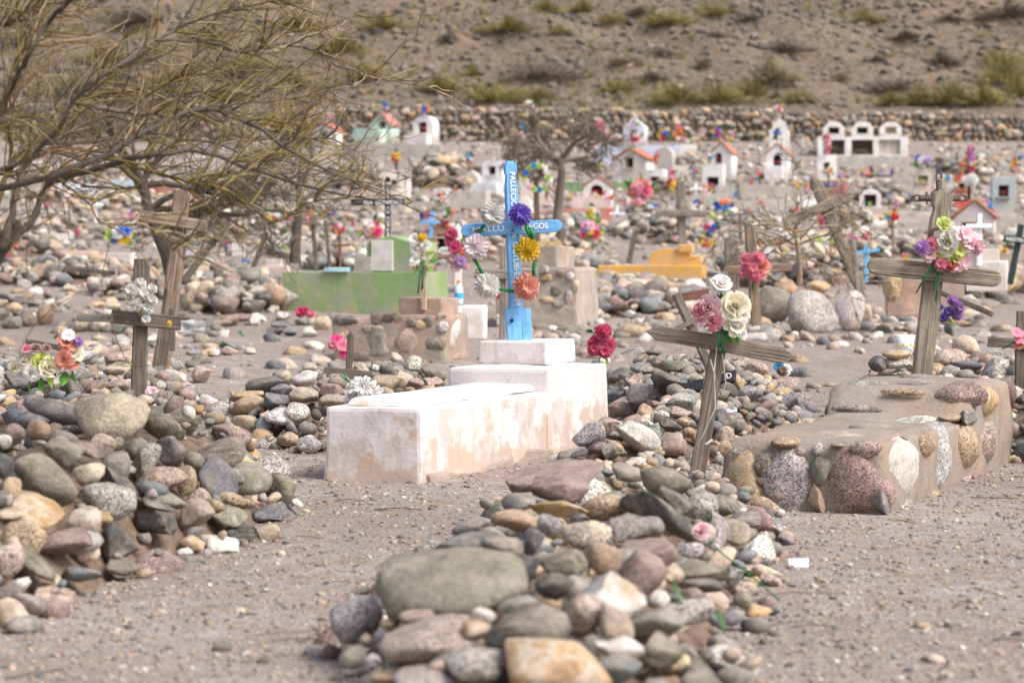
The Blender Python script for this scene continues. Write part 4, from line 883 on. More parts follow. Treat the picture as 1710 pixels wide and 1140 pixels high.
box('step', gf(.06, -1.02, .52), (.28, .2, .05), MY, M_CONC, GT, (.45, .68, .75), bev=.006)
# ------------------------------------------------------------------ wooden crosses near the camera
WD = (.22, .175, .14); WDD = (.165, .135, .11); WDL = (.34, .27, .2)
def wcross(label, up, bar, col=WD, D=None, upw=22, barw=16, th=.035, ends=('flat', 'flat'), bends=('flat', 'flat'), mat=None, cat='cross', group='weathered wooden grave crosses', name='wooden_cross', dz=0., parts=True, bow=0.):
    """up = (px0, py0, px1, py1) foot to head, bar the same left to right"""
    if D is None: D = gp(up[0], up[1]).y
    p0 = P(up[0], up[1], D); e = thing(name, label, cat, p0, group)
    sink = (p0 - P(up[2], up[3], D)).normalized() * .12
    plank('upright', p0 + sink, P(up[2], up[3], D + dz), m(upw, D), th, col, e, mat, ends=ends, bow=bow)
    if bar: plank('crossbar', P(bar[0], bar[1], D - th * .95), P(bar[2], bar[3], D - th * .95), m(barw, D), th * .85, col, e, mat, ends=bends)
    e['D'] = D; return e
fx = wcross('leaning wooden cross with pointed arms tied with pink and cream roses', (1161, 812, 1205, 548), (1078, 552, 1328, 596), D=11.45, upw=27, barw=27, bends=('point', 'point'))
tube('wire', [P(1200, 560, 11.37), P(1192, 620, 11.37), P(1195, 680, 11.37), P(1172, 730, 11.39), P(1148, 765, 11.42)], .003, (.55, .6, .62), fx)
tube('wire', [P(1196, 566, 11.36), P(1206, 590, 11.36), P(1212, 640, 11.38), P(1204, 660, 11.36), P(1186, 600, 11.36)], .003, (.4, .4, .3), fx)
tube('twig', [P(1178, 742, 11.38), P(1190, 734, 11.38)], .006, (.5, .46, .4), fx)
bouquet('pink and cream cloth roses tied to the leaning cross with pointed arms', 1205, 520, 11.36, '''-20 -8 38 r l;-32 -2 30 r p;-14 16 30 r p;-34 12 26 r l;-4 -42 38 d w;0 -46 30 r w;22 -8 46 r e;28 -14 38 f e;22 24 38 f e;30 8 34 f w;34 38 20 l w''',
        '-6 0 40 80 G;2 26 30 -60 g;-2 34 30 -30 g;14 36 24 -50 g', [(0, 20, -2, 60), (4, 20, 0, 70), (-8, 20, -6, 62), (10, 18, 2, 70), (-2, 0, -4, 60)])
lx = wcross('small dark wooden cross holding dried white flowers at the left', (231, 690, 237, 432), (186, 528, 316, 541), WDD, D=13.6, upw=25, barw=23, th=.04)
plank('crossbar', P(128, 530, 13.52), P(188, 531, 13.53), m(13, 13.5), .03, (.2, .19, .17), lx, ends=('round', 'flat'))
tube('wire', [P(186, 520, 13.5), P(192, 560, 13.48), P(210, 600, 13.48), P(232, 628, 13.47), P(252, 660, 13.47), P(268, 620, 13.47)], .003, (.16, .12, .08), lx)
bouquet('ragged bunch of dried white cloth flowers on the small dark cross', 234, 500, 13.5, '-12 -14 24 k w;6 -10 24 k w;0 -26 20 k w;18 2 22 k w;-6 8 24 k w;12 16 22 k w;-14 2 18 k e;20 -16 18 k w;10 32 16 k w;0 22 7 l y', '')
cluster('yellow scrap of cloth flower on the right arm of the small dark cross', 283, 538, 690, 9, 16, 'y', 2, dsize=8, green=False, D=13.5)
def scrap(label, px, py, D, w, h, col, cat='litter', mat=None):
    V = []; n = 7
    for j in range(n):
        for i in range(n): V.append((i / (n - 1) - .5, 0 + .18 * noise.noise(Vector((i * .6, j * .6, px))), j / (n - 1) - .5 + .12 * noise.noise(Vector((i * .8, px, j * .5)))))
    F = [(j * n + i, j * n + i + 1, (j + 1) * n + i + 1, (j + 1) * n + i) for j in range(n - 1) for i in range(n - 1)]
    o = link('plastic_scrap', mesh('plastic_scrap', V, F, mat or M_ATTR, True, np.array([col] * len(V))), None, Matrix.Translation(P(px, py, D)) @ Matrix.Rotation(R.uniform(-.5, .5), 4, 'X') @ Matrix.Diagonal((m(w, D), m(w, D), m(h, D), 1)))
    return tag(o, label, cat)
scrap('crumpled clear plastic caught on the right end of the small dark cross', 322, 545, 13.5, 40, 22, (.5, .5, .5))
o = scrap('crumpled white paper lying on gravel right of the front mound', 1334, 941, gp(1334, 945).y - .02, 34, 20, (.75, .78, .84)); 
scrap('white paper scrap among the stones right of the white tomb', 1118, 695, 12.9, 20, 14, (.8, .82, .86)); scrap('small white scrap beside the foot of the leaning pointed cross', 1222, 684, 13.2, 18, 8, (.8, .82, .86))
lp = wcross('tall leaning grey post with a splintered crossbar at the left', (271, 588, 303, 318), (234, 361, 345, 378), (.27, .2, .15), D=16.6, upw=27, barw=20, th=.08, bow=.02, ends=('flat', 'flat'))
plank('short_stake', P(288, 585, 16.5), P(287, 515, 16.5), m(9, 16.5), .03, WDD, lp)
rx = wcross('tall right wooden cross with a round-headed upright and lichen specks', (1541, 620, 1574, 318), (1449, 443, 1671, 466), (.27, .225, .175), D=13.35, upw=33, barw=29, th=.055, ends=('flat', 'notch'), bends=('round', 'round'))
tube('wire', [P(1560, 432, 13.28), P(1556, 452, 13.27), P(1575, 458, 13.27)], .003, (.1, .08, .06), rx)
for t, (x, w) in (('CLARA', (1566, 30)), ('RIOS', (1618, 26))): pass
bouquet('white and lime cloth blooms with pale pink lilies on the right wooden cross', 1580, 405, 13.25, '''0 -2 46 r w;4 -6 50 f w;2 2 26 r q;-4 -30 24 r q;22 12 28 f q;14 26 30 f q;-38 10 26 k m;-28 20 26 f l;-22 2 24 k p;38 0 40 f l;30 -12 34 f l;48 8 28 k l;16 34 36 f l;-8 36 22 k p;8 38 18 k r;28 30 30 f l''',
        '-30 -8 30 40 d;-22 6 30 -50 q;-34 28 22 160 g;-16 24 26 -80 q;-10 -34 18 60 h', [(-16, 30, -46, 76), (-14, 32, -40, 62), (-12, 32, -18, 98), (-10, 34, -22, 80), (-14, 30, -50, 84), (-10, 34, -14, 70)])
# iron cross rising behind the round-headed upright
IC = thing('iron_cross', 'ornate rusty iron cross with fleur ends seen behind the round-headed wooden upright', 'cross', gp(1568, 470))
ID = 15.5
tubes('iron_bar', [([P(1568, 480, ID), P(1568, 300, ID)], [m(5, ID)] * 2, (.1, .08, .07)), ([P(1535, 331, ID), P(1603, 331, ID)], [m(5.5, ID)] * 2, (.1, .08, .07))], M_IRON, IC, 8)
def curl(cx, cy, r, a0, a1, n=10): return [P(cx + r * math.cos(rad(a0 + (a1 - a0) * i / n)), cy - r * math.sin(rad(a0 + (a1 - a0) * i / n)), ID) for i in range(n + 1)]
tubes('scrollwork', [(curl(x, y, r, a, b), [m(1.4, ID)] * 11, (.1, .08, .07)) for (x, y, r, a, b) in ((1531, 331, 5, 40, 320), (1527, 331, 4, 90, 270), (1607, 331, 5, 220, -140), (1611, 331, 4, 90, -90), (1568, 294, 5, -50, 230), (1568, 287, 4, -20, 200), (1556, 320, 9, 180, 270), (1580, 320, 9, -90, 0), (1556, 342, 9, 90, 180), (1580, 342, 9, 0, 90), (1568, 331, 15, 0, 360))], M_IRON, IC, 6)
# cup and leaf beside the right cross
cupD = 13.2
def lathe(name, prof, mat, loc, parent=None, col=None, n=24):
    V = [(r * math.cos(k / n * 6.2832), r * math.sin(k / n * 6.2832), z) for (r, z) in prof for k in range(n)]; F = []
    for i in range(len(prof) - 1):
        for k in range(n): q = (k + 1) % n; F.append((i * n + k, i * n + q, (i + 1) * n + q, (i + 1) * n + k))
    return link(name, mesh(name, V, F, mat, True), parent, Matrix.Translation(loc), col)
cl = P(1510, 590, cupD); CUP = thing('candle_cup', 'white plastic cup with yellow dots behind two stacked flat stones', 'cup', cl)
r_ = m(18, cupD); lathe('cup_body', [(0, 0), (r_ * .78, 0), (r_ * .84, m(14, cupD)), (r_, m(31, cupD)), (r_ * .93, m(31, cupD)), (r_ * .75, m(6, cupD)), (0, m(5, cupD))], M_TILE, cl, CUP, (.8, .83, .86))
for k in range(6):
    t = -2.6 + k * .42; rr_ = r_ * .9; box('dot', cl + Vector((rr_ * math.cos(t), rr_ * math.sin(t), m(11 if k % 2 else 14, cupD))), (.012, .006, .01), t + 1.57, M_TILE, CUP, (.7, .5, .05), bev=.002)
for (x, y, w, h, c, lab) in ((1498, 592, 50, 17, 'y', 'flat ochre stone on top of the two-stone stack in front of the cup'), (1497, 607, 54, 18, 'k', 'flat speckled stone beneath the ochre one at the foot of the right cross'), (1466, 607, 30, 28, 'd', 'dark grey stone leaning beside the two-stone stack')):
    o = put_stone(None, P(x, y, 13.05), (m(w, 13) / 2, .09, m(h, 13) / 2), Matrix.Identity(3), c, 'r', 3); tag(o, lab, 'stone')
# ------------------------------------------------------------------ small roadside-style chapels, niches and painted graves in the distance
WH = (.78, .77, .76); TC = (.42, .17, .10)
GH = 'little chapels and niche tombs with open fronts'
def chapel(label, px, by, w, h, roof='gable', col=WH, rise=None, depth=None, yaw=-.3, niche=None, roofcol=None, plinth=None, plinthcol=(.55, .52, .48), inner=None, name='niche_tomb', group=GH, D=None, frame=None):
    """front centre px at ground by; w, h in photograph pixels (h to the ridge); niche=(dx, z0, w, h, arched) in pixels"""
    g = gp(px, by) if D is None else P(px, by, D)
    D = g.y; k = D / FPX; W, H = w * k, h * k; dp = (depth or .8) * W; rise = (rise if rise is not None else .3 * w) * k
    e = thing(name, label, 'tomb', g, group); T = Matrix.Translation(g) @ Matrix.Rotation(yaw, 4, 'Z') @ Matrix.Rotation(R.uniform(-.025, .025), 4, 'Y')
    def at(x, y, z): return T @ Matrix.Translation((x, y, z))
    if roof == 'gable': outer = [(-W / 2, -.1), (W / 2, -.1), (W / 2, H - rise), (0, H), (-W / 2, H - rise)]
    elif roof == 'arch': outer = arch(W, H - rise, H, 12, -.1)
    elif roof == 'shoulder': outer = [(-W / 2, -.1), (W / 2, -.1), (W / 2, H - rise)] + [(W * .36 * math.cos(t), H - rise + rise * (.15 + .85 * math.sin(t))) for t in np.linspace(0, math.pi, 10)] + [(-W / 2, H - rise)]
    else: outer = [(-W / 2, -.1), (W / 2, -.1), (W / 2, H), (-W / 2, H)]
    holes = []
    if niche:
        nx, nz, nw, nh, na = [q * k if i < 4 else q for i, q in enumerate(niche)]
        holes = [[(x + nx, z) for x, z in (arch(nw, nz + nh * .55, nz + nh, 8, nz) if na else [(-nw / 2, nz), (nw / 2, nz), (nw / 2, nz + nh), (-nw / 2, nz + nh)])]]
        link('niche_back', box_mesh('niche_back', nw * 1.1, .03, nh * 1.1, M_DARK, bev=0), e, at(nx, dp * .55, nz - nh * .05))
        if frame:
            fo = [(x * 1.22 + nx, (z - nz - nh / 2) * 1.22 + nz + nh / 2) for x, z in [(-nw / 2, nz), (nw / 2, nz), (nw / 2, nz + nh), (-nw / 2, nz + nh)]]
            link('niche_frame', profile('niche_frame', fo, [[(-nw / 2 + nx, nz + .002), (nw / 2 + nx, nz + .002), (nw / 2 + nx, nz + nh - .002), (-nw / 2 + nx, nz + nh - .002)]], .03, M_PLAST, .003), e, at(0, -.02, 0), frame)
        for q in range(3 if inner else 0): 
            put_flower(e, (at(nx + (q - 1) * nw * .25, dp * .25, nz + nh * R.uniform(.25, .45)) @ Vector((0, 0, 0))), nw * .2, 'l', inner[q % len(inner)], (0, -1, .3))
    link('wall', profile('wall', outer, holes, dp, M_PLAST, .008), e, at(0, 0, 0), col)
    if niche: link('sill', box_mesh('sill', nw * 1.35, .07, .035, M_PLAST, bev=.006), e, at(nx, -.03, nz - .035), tuple(q * .92 for q in col))
    if roof != 'flat' and not roofcol or name == 'niche_tomb' and R.random() < .4:
        link('finial', plank_mesh('finial', 8 * k, 2 * k, 2 * k, M_PLAST, wob=.004), e, at(0, dp * .2, H - .01), col); link('finial_arm', box_mesh('finial_arm', 6 * k, 1.8 * k, 1.8 * k, M_PLAST, bev=.004), e, at(0, dp * .2, H + 4 * k), col)
    if W > .3: link('step', box_mesh('step', W * 1.18, dp * 1.15, .12, M_CONC, bev=.01, cuts=2, wob=.015), e, at(0, dp * .5, -.06), (.5, .45, .40))
    if roofcol and roof == 'gable':
        sl_ = math.hypot(W / 2, rise) * 1.12; an = math.atan2(rise, W / 2); th = max(.03, .05 * W)
        for s in (-1, 1):
            me = box_mesh('roof', sl_, dp * 1.14, th, M_TILE, bev=th * .2); me.transform(Matrix.Translation((sl_ / 2, 0, 0)))
            link('roof', me, e, at(0, dp / 2, H - th * .05 + .012) @ (Matrix.Rotation(math.pi, 4, 'Z') if s < 0 else Matrix.Identity(4)) @ Matrix.Rotation(an, 4, 'Y'), roofcol)
    if plinth:
        pw, ph, pd = plinth[0] * k, plinth[1] * k, plinth[2] * k
        link('plinth', box_mesh('plinth', pw, pd, ph + .1, M_PLAST, bev=.01, cuts=2, wob=.01), e, at((plinth[3] if len(plinth) > 3 else 0) * k, -pd / 2 + .002, -.1), plinthcol)
    return e
def block(label, px, by, w, h, dpx=None, col=WH, yaw=-.25, mat=None, cat='tomb', name='block_tomb', D=None, steps=None, group='low painted block tombs', bev=.012):
    g = gp(px, by) if D is None else P(px, by, D)
    D = g.y; k = D / FPX; e = thing(name, label, cat, g, group); T = Matrix.Translation(g) @ Matrix.Rotation(yaw, 4, 'Z')
    dp = (dpx or w * .6) * k
    link('grave_body', box_mesh('grave_body', w * k, dp, h * k + .1, mat or M_PLAST, bev=bev, cuts=3, wob=.012), e, T @ Matrix.Translation((0, dp / 2, -.1)), col)
    for i, (dx, sw, sh, sd, sc) in enumerate(steps or []):
        z = h * k - .002 if i == 0 else z + ph
        ph = sh * k - .002; link('step', box_mesh('step', sw * k, sd * k, sh * k, mat or M_PLAST, bev=bev * .7, cuts=2, wob=.006), e, T @ Matrix.Translation((dx * k, dp * .5, z)), sc or col)
    return e
chapel('mint green chapel with a dark niche near the wall at the left', 634, 240, 40, 50, yaw=-.45, col=(.50, .70, .62), roofcol=(.42, .2, .17), niche=(3, 22, 15, 20, False), plinth=(50, 24, 26, -12), plinthcol=(.50, .68, .6), rise=20)
chapel('white chapel with a round top standing right of the mint green one', 707, 243, 36, 50, 'arch', rise=18, yaw=-.35, niche=(-2, 21, 16, 18, False), inner='rs', plinth=(42, 17, 22, -6), plinthcol=(.72, .71, .7))
block('long grey concrete base below the mint green chapel', 655, 264, 160, 22, 60, (.36, .34, .32), -.08, M_CONC, group='grey concrete bases and ledges')
chapel('white chapel with a red roof partly behind the tree branches', 540, 248, 40, 42, yaw=-.35, roofcol=(.45, .17, .12), rise=13, niche=(0, 12, 14, 16, False))
chapel('pointed white shrine with flowers at its foot near the wall', 881, 226, 38, 34, 'gable', rise=22, yaw=-.1, col=(.74, .75, .78), depth=.5)
chapel('pale blue and white chapel with a gabled front by the wall', 1058, 242, 36, 44, yaw=-.25, col=(.68, .73, .84), rise=14, niche=(0, 12, 14, 12, False))
block('long pale blue wall-like tomb below the gabled blue chapel', 1062, 277, 150, 33, 40, (.52, .60, .76), -.06, steps=None)
block('white slab block at the right end of the long pale blue tomb', 1150, 263, 28, 21, 25, (.70, .68, .65), -.06)
chapel('beige chapel with a red tiled slope and a dark square niche', 1052, 302, 58, 52, yaw=-.4, col=(.66, .62, .58), roofcol=(.42, .17, .11), niche=(-2, 22, 16, 17, False), rise=17)
chapel('white box niche right of the beige red-roofed chapel', 1094, 318, 30, 34, 'flat', yaw=-.3, niche=(0, 6, 17, 17, False), inner='Pp', frame=(.75, .75, .75))
chapel('grey shrine with a domed top behind the white box niche', 1108, 290, 30, 44, 'arch', rise=16, yaw=-.3, col=(.50, .47, .45))
chapel('white chapel with orange roof above the pink and red base', 998, 331, 46, 36, yaw=-.12, roofcol=(.42, .15, .09), rise=17, niche=(-2, 4, 21, 18, True), inner='rPr', depth=.7)
block('pale pink base under the white chapel with orange roof', 988, 350, 66, 22, 30, (.78, .62, .62), -.12)
block('brick red painted base in front of the pale pink one', 980, 368, 86, 20, 30, (.50, .15, .11), -.12)
block('bright green low wall behind the white chapel with orange roof', 998, 322, 112, 18, 12, (.12, .25, .12), -.05)
chapel('white chapel with a red roof and arched dark niche right of centre', 1203, 302, 38, 62, yaw=-.4, roofcol=(.45, .19, .12), rise=17, niche=(-5, 29, 13, 18, True), inner='rPr')
chapel('white two-tier niche box left of the red-roofed white chapel', 1190, 320, 36, 44, 'flat', yaw=-.25, niche=(0, 4, 20, 20, False), inner='PpG', depth=.6)
chapel('slim white chapel with a red roof below the tall round-headed tombstone', 1297, 304, 38, 62, yaw=-.25, roofcol=(.42, .2, .14), rise=17, niche=(0, 26, 15, 20, True), inner='Prs', plinth=(30, 26, 14, -4), plinthcol=(.75, .76, .78))
chapel('tall white round-headed tombstone near the wall with a wreath', 1301, 262, 34, 62, 'shoulder', rise=18, yaw=-.15, depth=.35, col=(.76, .74, .7))
block('grey concrete ledge below the slim white chapel', 1290, 330, 190, 20, 50, (.40, .36, .32), -.05, M_CONC, group='grey concrete bases and ledges')
block('lower worn concrete ledge in front of the grey one', 1262, 352, 160, 17, 40, (.44, .39, .34), -.05, M_CONC, group='grey concrete bases and ledges')
# block of six burial niches
nb = gp(1441, 263); nk = nb.y / FPX; NBK = thing('niche_block', 'long white block of burial niches with three round-headed tops by the wall', 'tomb', nb, GH)
NT = Matrix.Translation(nb) @ Matrix.Rotation(-.06, 4, 'Z')
hs_ = [[((cx - 18) * nk, 4 * nk), ((cx + 18) * nk, 4 * nk), ((cx + 18) * nk, 29 * nk), ((cx - 18) * nk, 29 * nk)] for cx in (-48, -1, 44)]
link('niche_wall', profile('niche_wall', [(-75 * nk, 0), (75 * nk, 0), (75 * nk, 34 * nk), (-75 * nk, 34 * nk)], hs_, .9, M_PLAST), NBK, NT, WH)
for cx in (-48, -1, 46):
    hd_ = [[(-9 * nk, 5 * nk), (9 * nk, 5 * nk), (9 * nk, 16 * nk), (-9 * nk, 16 * nk)]]
    me = profile('niche_head', [(-18 * nk, 0), (18 * nk, 0), (18 * nk, 16 * nk)] + [(14 * nk * math.cos(t), (17 + 8 * math.sin(t)) * nk) for t in np.linspace(0, math.pi, 9)] + [(-18 * nk, 16 * nk)], hd_, .4, M_PLAST)
    link('niche_head', me, NBK, NT @ Matrix.Translation((cx * nk, 0, 34 * nk)), WH)
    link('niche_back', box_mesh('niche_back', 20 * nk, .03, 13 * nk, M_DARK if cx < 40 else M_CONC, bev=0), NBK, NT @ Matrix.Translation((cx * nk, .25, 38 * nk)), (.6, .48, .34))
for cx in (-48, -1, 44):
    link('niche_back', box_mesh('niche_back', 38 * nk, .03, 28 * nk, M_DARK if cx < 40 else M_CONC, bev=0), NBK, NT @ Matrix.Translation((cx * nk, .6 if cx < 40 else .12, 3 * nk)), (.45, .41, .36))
    if cx < 40:
        scatter('stones_inside', [tuple(NT @ Vector(((cx + R.uniform(-16, 16)) * nk, .3 + R.uniform(0, .2), (5 + R.uniform(0, 8 if cx > -20 else 13)) * nk))) for _ in range(40)], [R.uniform(.03, .06) for _ in range(40)], [rcol('ppwt') for _ in range(40)], ROCKCOL, parent=NBK)
        for q in range(12):
            link('bar', box_mesh('bar', .015, .015, 24 * nk, M_IRON, bev=0), NBK, NT @ Matrix.Translation(((cx - 16 + q * 2.9) * nk, .06, 4 * nk)))
block('grey footing wall under the white block of burial niches', 1445, 278, 140, 16, 20, (.40, .38, .36), -.06, M_CONC, group='grey concrete bases and ledges')
chapel('white box shrine with red flowers in its opening in front of the niche block', 1381, 303, 32, 43, 'flat', yaw=-.08, col=(.82, .81, .8), niche=(0, 20, 10, 11, False), inner='rr')  # the red in the opening comes from the inner blooms
block('brick red box base below the white box shrine', 1390, 336, 42, 34, 34, (.34, .13, .11), -.3, bev=.008)
chapel('white arched niche on a stone base to the right of the thorn bush', 1453, 350, 36, 34, 'arch', rise=13, yaw=-.12, niche=(0, 3, 20, 22, False), inner='Gq', plinth=(58, 4, 8), depth=.6)
chapel('weathered beige arched niche left of the red painted chapel', 1541, 324, 28, 38, 'arch', rise=10, yaw=-.1, col=(.60, .52, .44), niche=(0, 20, 16, 10, False), inner='qq')
chapel('small bright red chapel with a white framed opening', 1607, 330, 28, 42, yaw=-.2, col=(.55, .085, .05), rise=12, niche=(-1, 14, 10, 10, False), frame=(.75, .72, .7), inner='rp')
block('red stepped base under the small red chapel', 1612, 352, 34, 18, 20, (.55, .09, .06), -.1)
chapel('blue-grey concrete chapel with a flat sloping top at the right edge', 1675, 362, 38, 66, 'flat', yaw=-.1, col=(.37, .43, .44), niche=(0, 33, 17, 19, False), inner='Grr')
chapel('pale chapel with a terracotta tiled roof behind the right wooden cross bouquet', 1626, 412, 66, 76, yaw=-.25, col=(.62, .57, .55), roofcol=TC, rise=27, niche=(-4, 14, 34, 26, False), depth=.8)
chapel('brick-built chapel with a red gable roof behind the white cross', 735, 440, 50, 66, yaw=-.1, col=(.40, .22, .16), roofcol=(.42, .14, .10), rise=15, niche=(3, 14, 18, 34, False))
for i in range(5):
    o_ = [t for t in THINGS if t['label'].startswith('brick-built')][0]; g = gp(735, 440); k = g.y / FPX
    link('mortar_course', box_mesh('mortar_course', 46 * k, .012, 3 * k, M_CONC, bev=0), o_, Matrix.Translation(g) @ Matrix.Rotation(-.1, 4, 'Z') @ Matrix.Translation((0, -.004, (6 + i * 9) * k)) if i < 1 or i > 3 else Matrix.Translation(g) @ Matrix.Rotation(-.1, 4, 'Z') @ Matrix.Translation((-12 * k, -.004, (6 + i * 9) * k)) @ Matrix.Diagonal((.42, 1, 1, 1)), (.5, .42, .38))
chapel('cream box tomb with a small dark square hole behind the black cross', 660, 346, 42, 60, 'flat', yaw=-.12, col=(.74, .68, .60), niche=(-3, 36, 10, 9, False))
chapel('white house-shaped tomb with a pale window and blue tint behind the blue cross top', 822, 328, 38, 58, 'flat', yaw=-.35, col=(.78, .79, .82), niche=(-2, 36, 14, 14, False), plinth=(46, 22, 24, -6), plinthcol=(.72, .78, .82))
chapel('little grey white tomb with a dark hole left of the white house-shaped one', 786, 318, 26, 34, 'gable', rise=12, yaw=-.25, col=(.60, .57, .53), niche=(0, 6, 11, 12, False))
block('grey concrete block tomb behind the white pompon flowers', 780, 352, 64, 34, 40, (.47, .43, .39), -.2, M_CONC, group='grey concrete bases and ledges')
chapel('pale peach shrine behind the green-flowered wreath', 893, 345, 50, 48, 'flat', yaw=-.15, col=(.72, .60, .52))
chapel('pointed white stone left of the post with the green wreath', 876, 378, 26, 50, 'arch', rise=26, yaw=-.1, depth=.4, col=(.80, .79, .79))
block('low white plastered tomb at the far left behind the flat stones', 165, 458, 120, 14, 46, (.78, .70, .68), -.2, steps=[(18, 70, 22, 26, (.78, .72, .70))])
block('pinkish concrete block at the far left with a dark doorway', 125, 445, 64, 26, 34, (.60, .45, .37), -.1, M_CONC, group='grey concrete bases and ledges')
block('white long tomb under the tree branches at the far left', 125, 334, 66, 26, 24, (.74, .76, .82), -.08)
block('pale blue tomb under the tree branches at the far left', 205, 330, 46, 28, 24, (.46, .62, .70), -.15)
block('dark red tomb behind the top of the leaning grey post', 270, 332, 42, 28, 24, (.36, .12, .09), -.15)
block('salmon pink block tomb left of the green tomb', 430, 502, 62, 44, 30, (.66, .42, .33), -.25, steps=[(28, 44, 14, 20, (.76, .62, .56)), (24, 26, 12, 14, (.8, .72, .68))])
block('pale blue and salmon headstone behind the green tomb', 570, 440, 34, 34, 16, (.66, .72, .8), -.15)
block('cream small headstone beside the crossed wooden posts', 397, 428, 20, 22, 10, (.78, .72, .68), -.15)
block('long beige low tomb behind the leaning dark stake', 505, 435, 40, 30, 20, (.56, .5, .45), -.1, M_CONC, group='grey concrete bases and ledges')
YT = block('ochre yellow tomb slab with a curved headboard', 1085, 456, 178, 13, 60, (.76, .40, .06), -.22, D=31.5, steps=None)
g = P(1085, 456, 31.5); k = 31.5 / FPX
link('headboard', profile('headboard', [(-44 * k, 0), (44 * k, 0), (44 * k, 14 * k)] + [(-8 * k + 34 * k * math.cos(t), 16 * k + 12 * k * math.sin(t)) for t in np.linspace(0.1, math.pi, 10)] + [(-44 * k, 10 * k)], [], .16, M_PLAST), YT, Matrix.Translation(g) @ Matrix.Rotation(-.22, 4, 'Z') @ Matrix.Translation((40 * k, .14, 13 * k - .003)), (.76, .40, .06))
link('finial_block', box_mesh('finial_block', 26 * k, .12, 14 * k, M_PLAST, bev=.02), YT, Matrix.Translation(g) @ Matrix.Rotation(-.22, 4, 'Z') @ Matrix.Translation((58 * k, .16, 34 * k)), (.78, .43, .07))
block('pinkish cement tomb behind the right wooden cross with an ochre stone in its face', 1545, 510, 130, 60, 30, (.50, .34, .27), -.15, M_MORTAR, D=22.5)
o = put_stone(None, P(1490, 475, 22.42), (.09, .06, .16), Matrix.Identity(3), 'y', 'r', 3); tag(o, 'ochre oval stone set in the pinkish cement tomb', 'stone')
block('white stepped base below the white cross at the right', 1648, 470, 68, 34, 34, (.80, .76, .73), -.2, D=24.5, steps=[(-6, 52, 20, 24, (.82, .79, .77))])
JB = block('white block base of the white painted cross beside the plastic bottle', 790, 552, 40, 42, 26, (.84, .81, .80), -.2, D=22.2, bev=.02)
for a in [('pale pink concrete slab behind the iron cross', 1530, 372, 60, 18, (.55, .48, .43)), ('grey stone-clad base with a yellowish stone at the right', 1455, 372, 70, 20, (.45, .40, .34)), ('worn concrete ledge below the white two-tier niche', 1185, 350, 60, 26, (.46, .42, .38)),
          ('low grey tomb behind the big weathered cross', 1150, 378, 80, 18, (.50, .42, .37)), ('weathered block below the blue-grey chapel', 1690, 380, 60, 16, (.44, .39, .34)), ('broken concrete slab below the white house-shaped tomb', 870, 312, 50, 14, (.42, .38, .34)),
          ('far concrete ledge left of the white round-topped chapel', 590, 285, 90, 16, (.42, .38, .35)), ('worn grey slab left of the beige arched niche', 1500, 330, 46, 34, (.43, .38, .34)), ('faded white slab near the red base', 930, 420, 40, 16, (.66, .6, .57)), ('cement ledge behind the yellow tomb', 1210, 395, 60, 14, (.52, .44, .4)),
          ('faded pinkish slab at the far right edge', 1690, 478, 60, 26, (.5, .36, .3)), ('low white kerb behind the light blue cross', 1420, 392, 60, 10, (.68, .64, .62)), ('white kerb under the low left branches', 45, 395, 70, 9, (.7, .68, .68)), ('grey slab left of the white small cross under the branches', 105, 400, 40, 10, (.62, .6, .6))]:
    block(a[0], a[1], a[2], a[3], a[4], a[3] * .4, a[5], -.12, M_CONC, group='grey concrete bases and ledges')
# ------------------------------------------------------------------ crosses farther back
def wc(label, up, bar, col=WD, **k): return wcross(label, up, bar, col, **k)
kb = wcross('black painted cross with white hand lettering behind the green tomb', (648, 410, 647, 295), (586, 338, 690, 336), (.02, .02, .022), D=29.5, upw=10, barw=11, th=.04, bends=('flat', 'point'), ends=('flat', 'round'), mat=M_PAINTW)
zz = Vector((0, 0, 1)); text('ISA BENIDES P', m(9, 29.4), face_mat(P(644, 338, 29.42), (1, 0, .02), zz), M_WHITE, kb, fit=m(74, 29.4)); text('DARTO ONA', m(8, 29.4), face_mat(P(647.5, 350, 29.46), (0, 0, -1), (1, 0, 0)), M_WHITE, kb, fit=m(92, 29.4))
bk2 = wcross('small black cross with pale lettering at the right edge', (1690, 457, 1706, 375), (1676, 398, 1722, 404), (.03, .05, .05), D=26.5, upw=10, barw=11, th=.03, mat=M_PAINTW)
text('NESTRA', m(9, 26.4), face_mat(P(1697, 400.5, 26.42), (1, 0, -.12), zz), M_WHITE, bk2, fit=m(34, 26.4))
wcross('small pointed wooden cross left of the white tomb', (583, 650, 585, 551), (540, 622, 622, 630), WDD, D=15.4, upw=12, barw=20, th=.025, ends=('flat', 'point'))
wcross('rough grey wooden cross standing behind the blue cross', (839, 585, 841, 412), (793, 456, 899, 459), (.30, .25, .22), D=17.2, upw=11, barw=17, th=.03)
wcross('wooden cross fallen askew among the stones behind the leaning pointed cross', (1182, 605, 1128, 490), (1118, 554, 1192, 520), (.24, .2, .17), D=15.6, upw=16, barw=9, th=.03)
wcross('dark wooden cross at the right edge with a pink cloth flower', (1702, 640, 1706, 520), (1650, 570, 1730, 576), WDD, D=14.2, upw=16, barw=16, th=.03)
plank_e = thing('fallen_plank', 'thin grey plank lying across the right stone heap', 'plank', P(1610, 505, 15.3)); plank('board', P(1566, 486, 15.4), P(1656, 524, 15.0), m(9, 15), .03, (.22, .17, .13), plank_e)
plank_e = thing('fallen_plank', 'grey board lying on the flat stones at the far left', 'plank', P(150, 452, 25)); plank('board', P(108, 447, 24.5), P(192, 456, 24.5), m(8, 25), .05, (.2, .17, .15), plank_e)
plank_e = thing('fallen_plank', 'dark board lying by the yellow cloth roses', 'plank', P(70, 575, 14.3)); plank('board', P(45, 571, 14.3), P(118, 582, 14.2), m(9, 14), .03, (.15, .12, .1), plank_e)
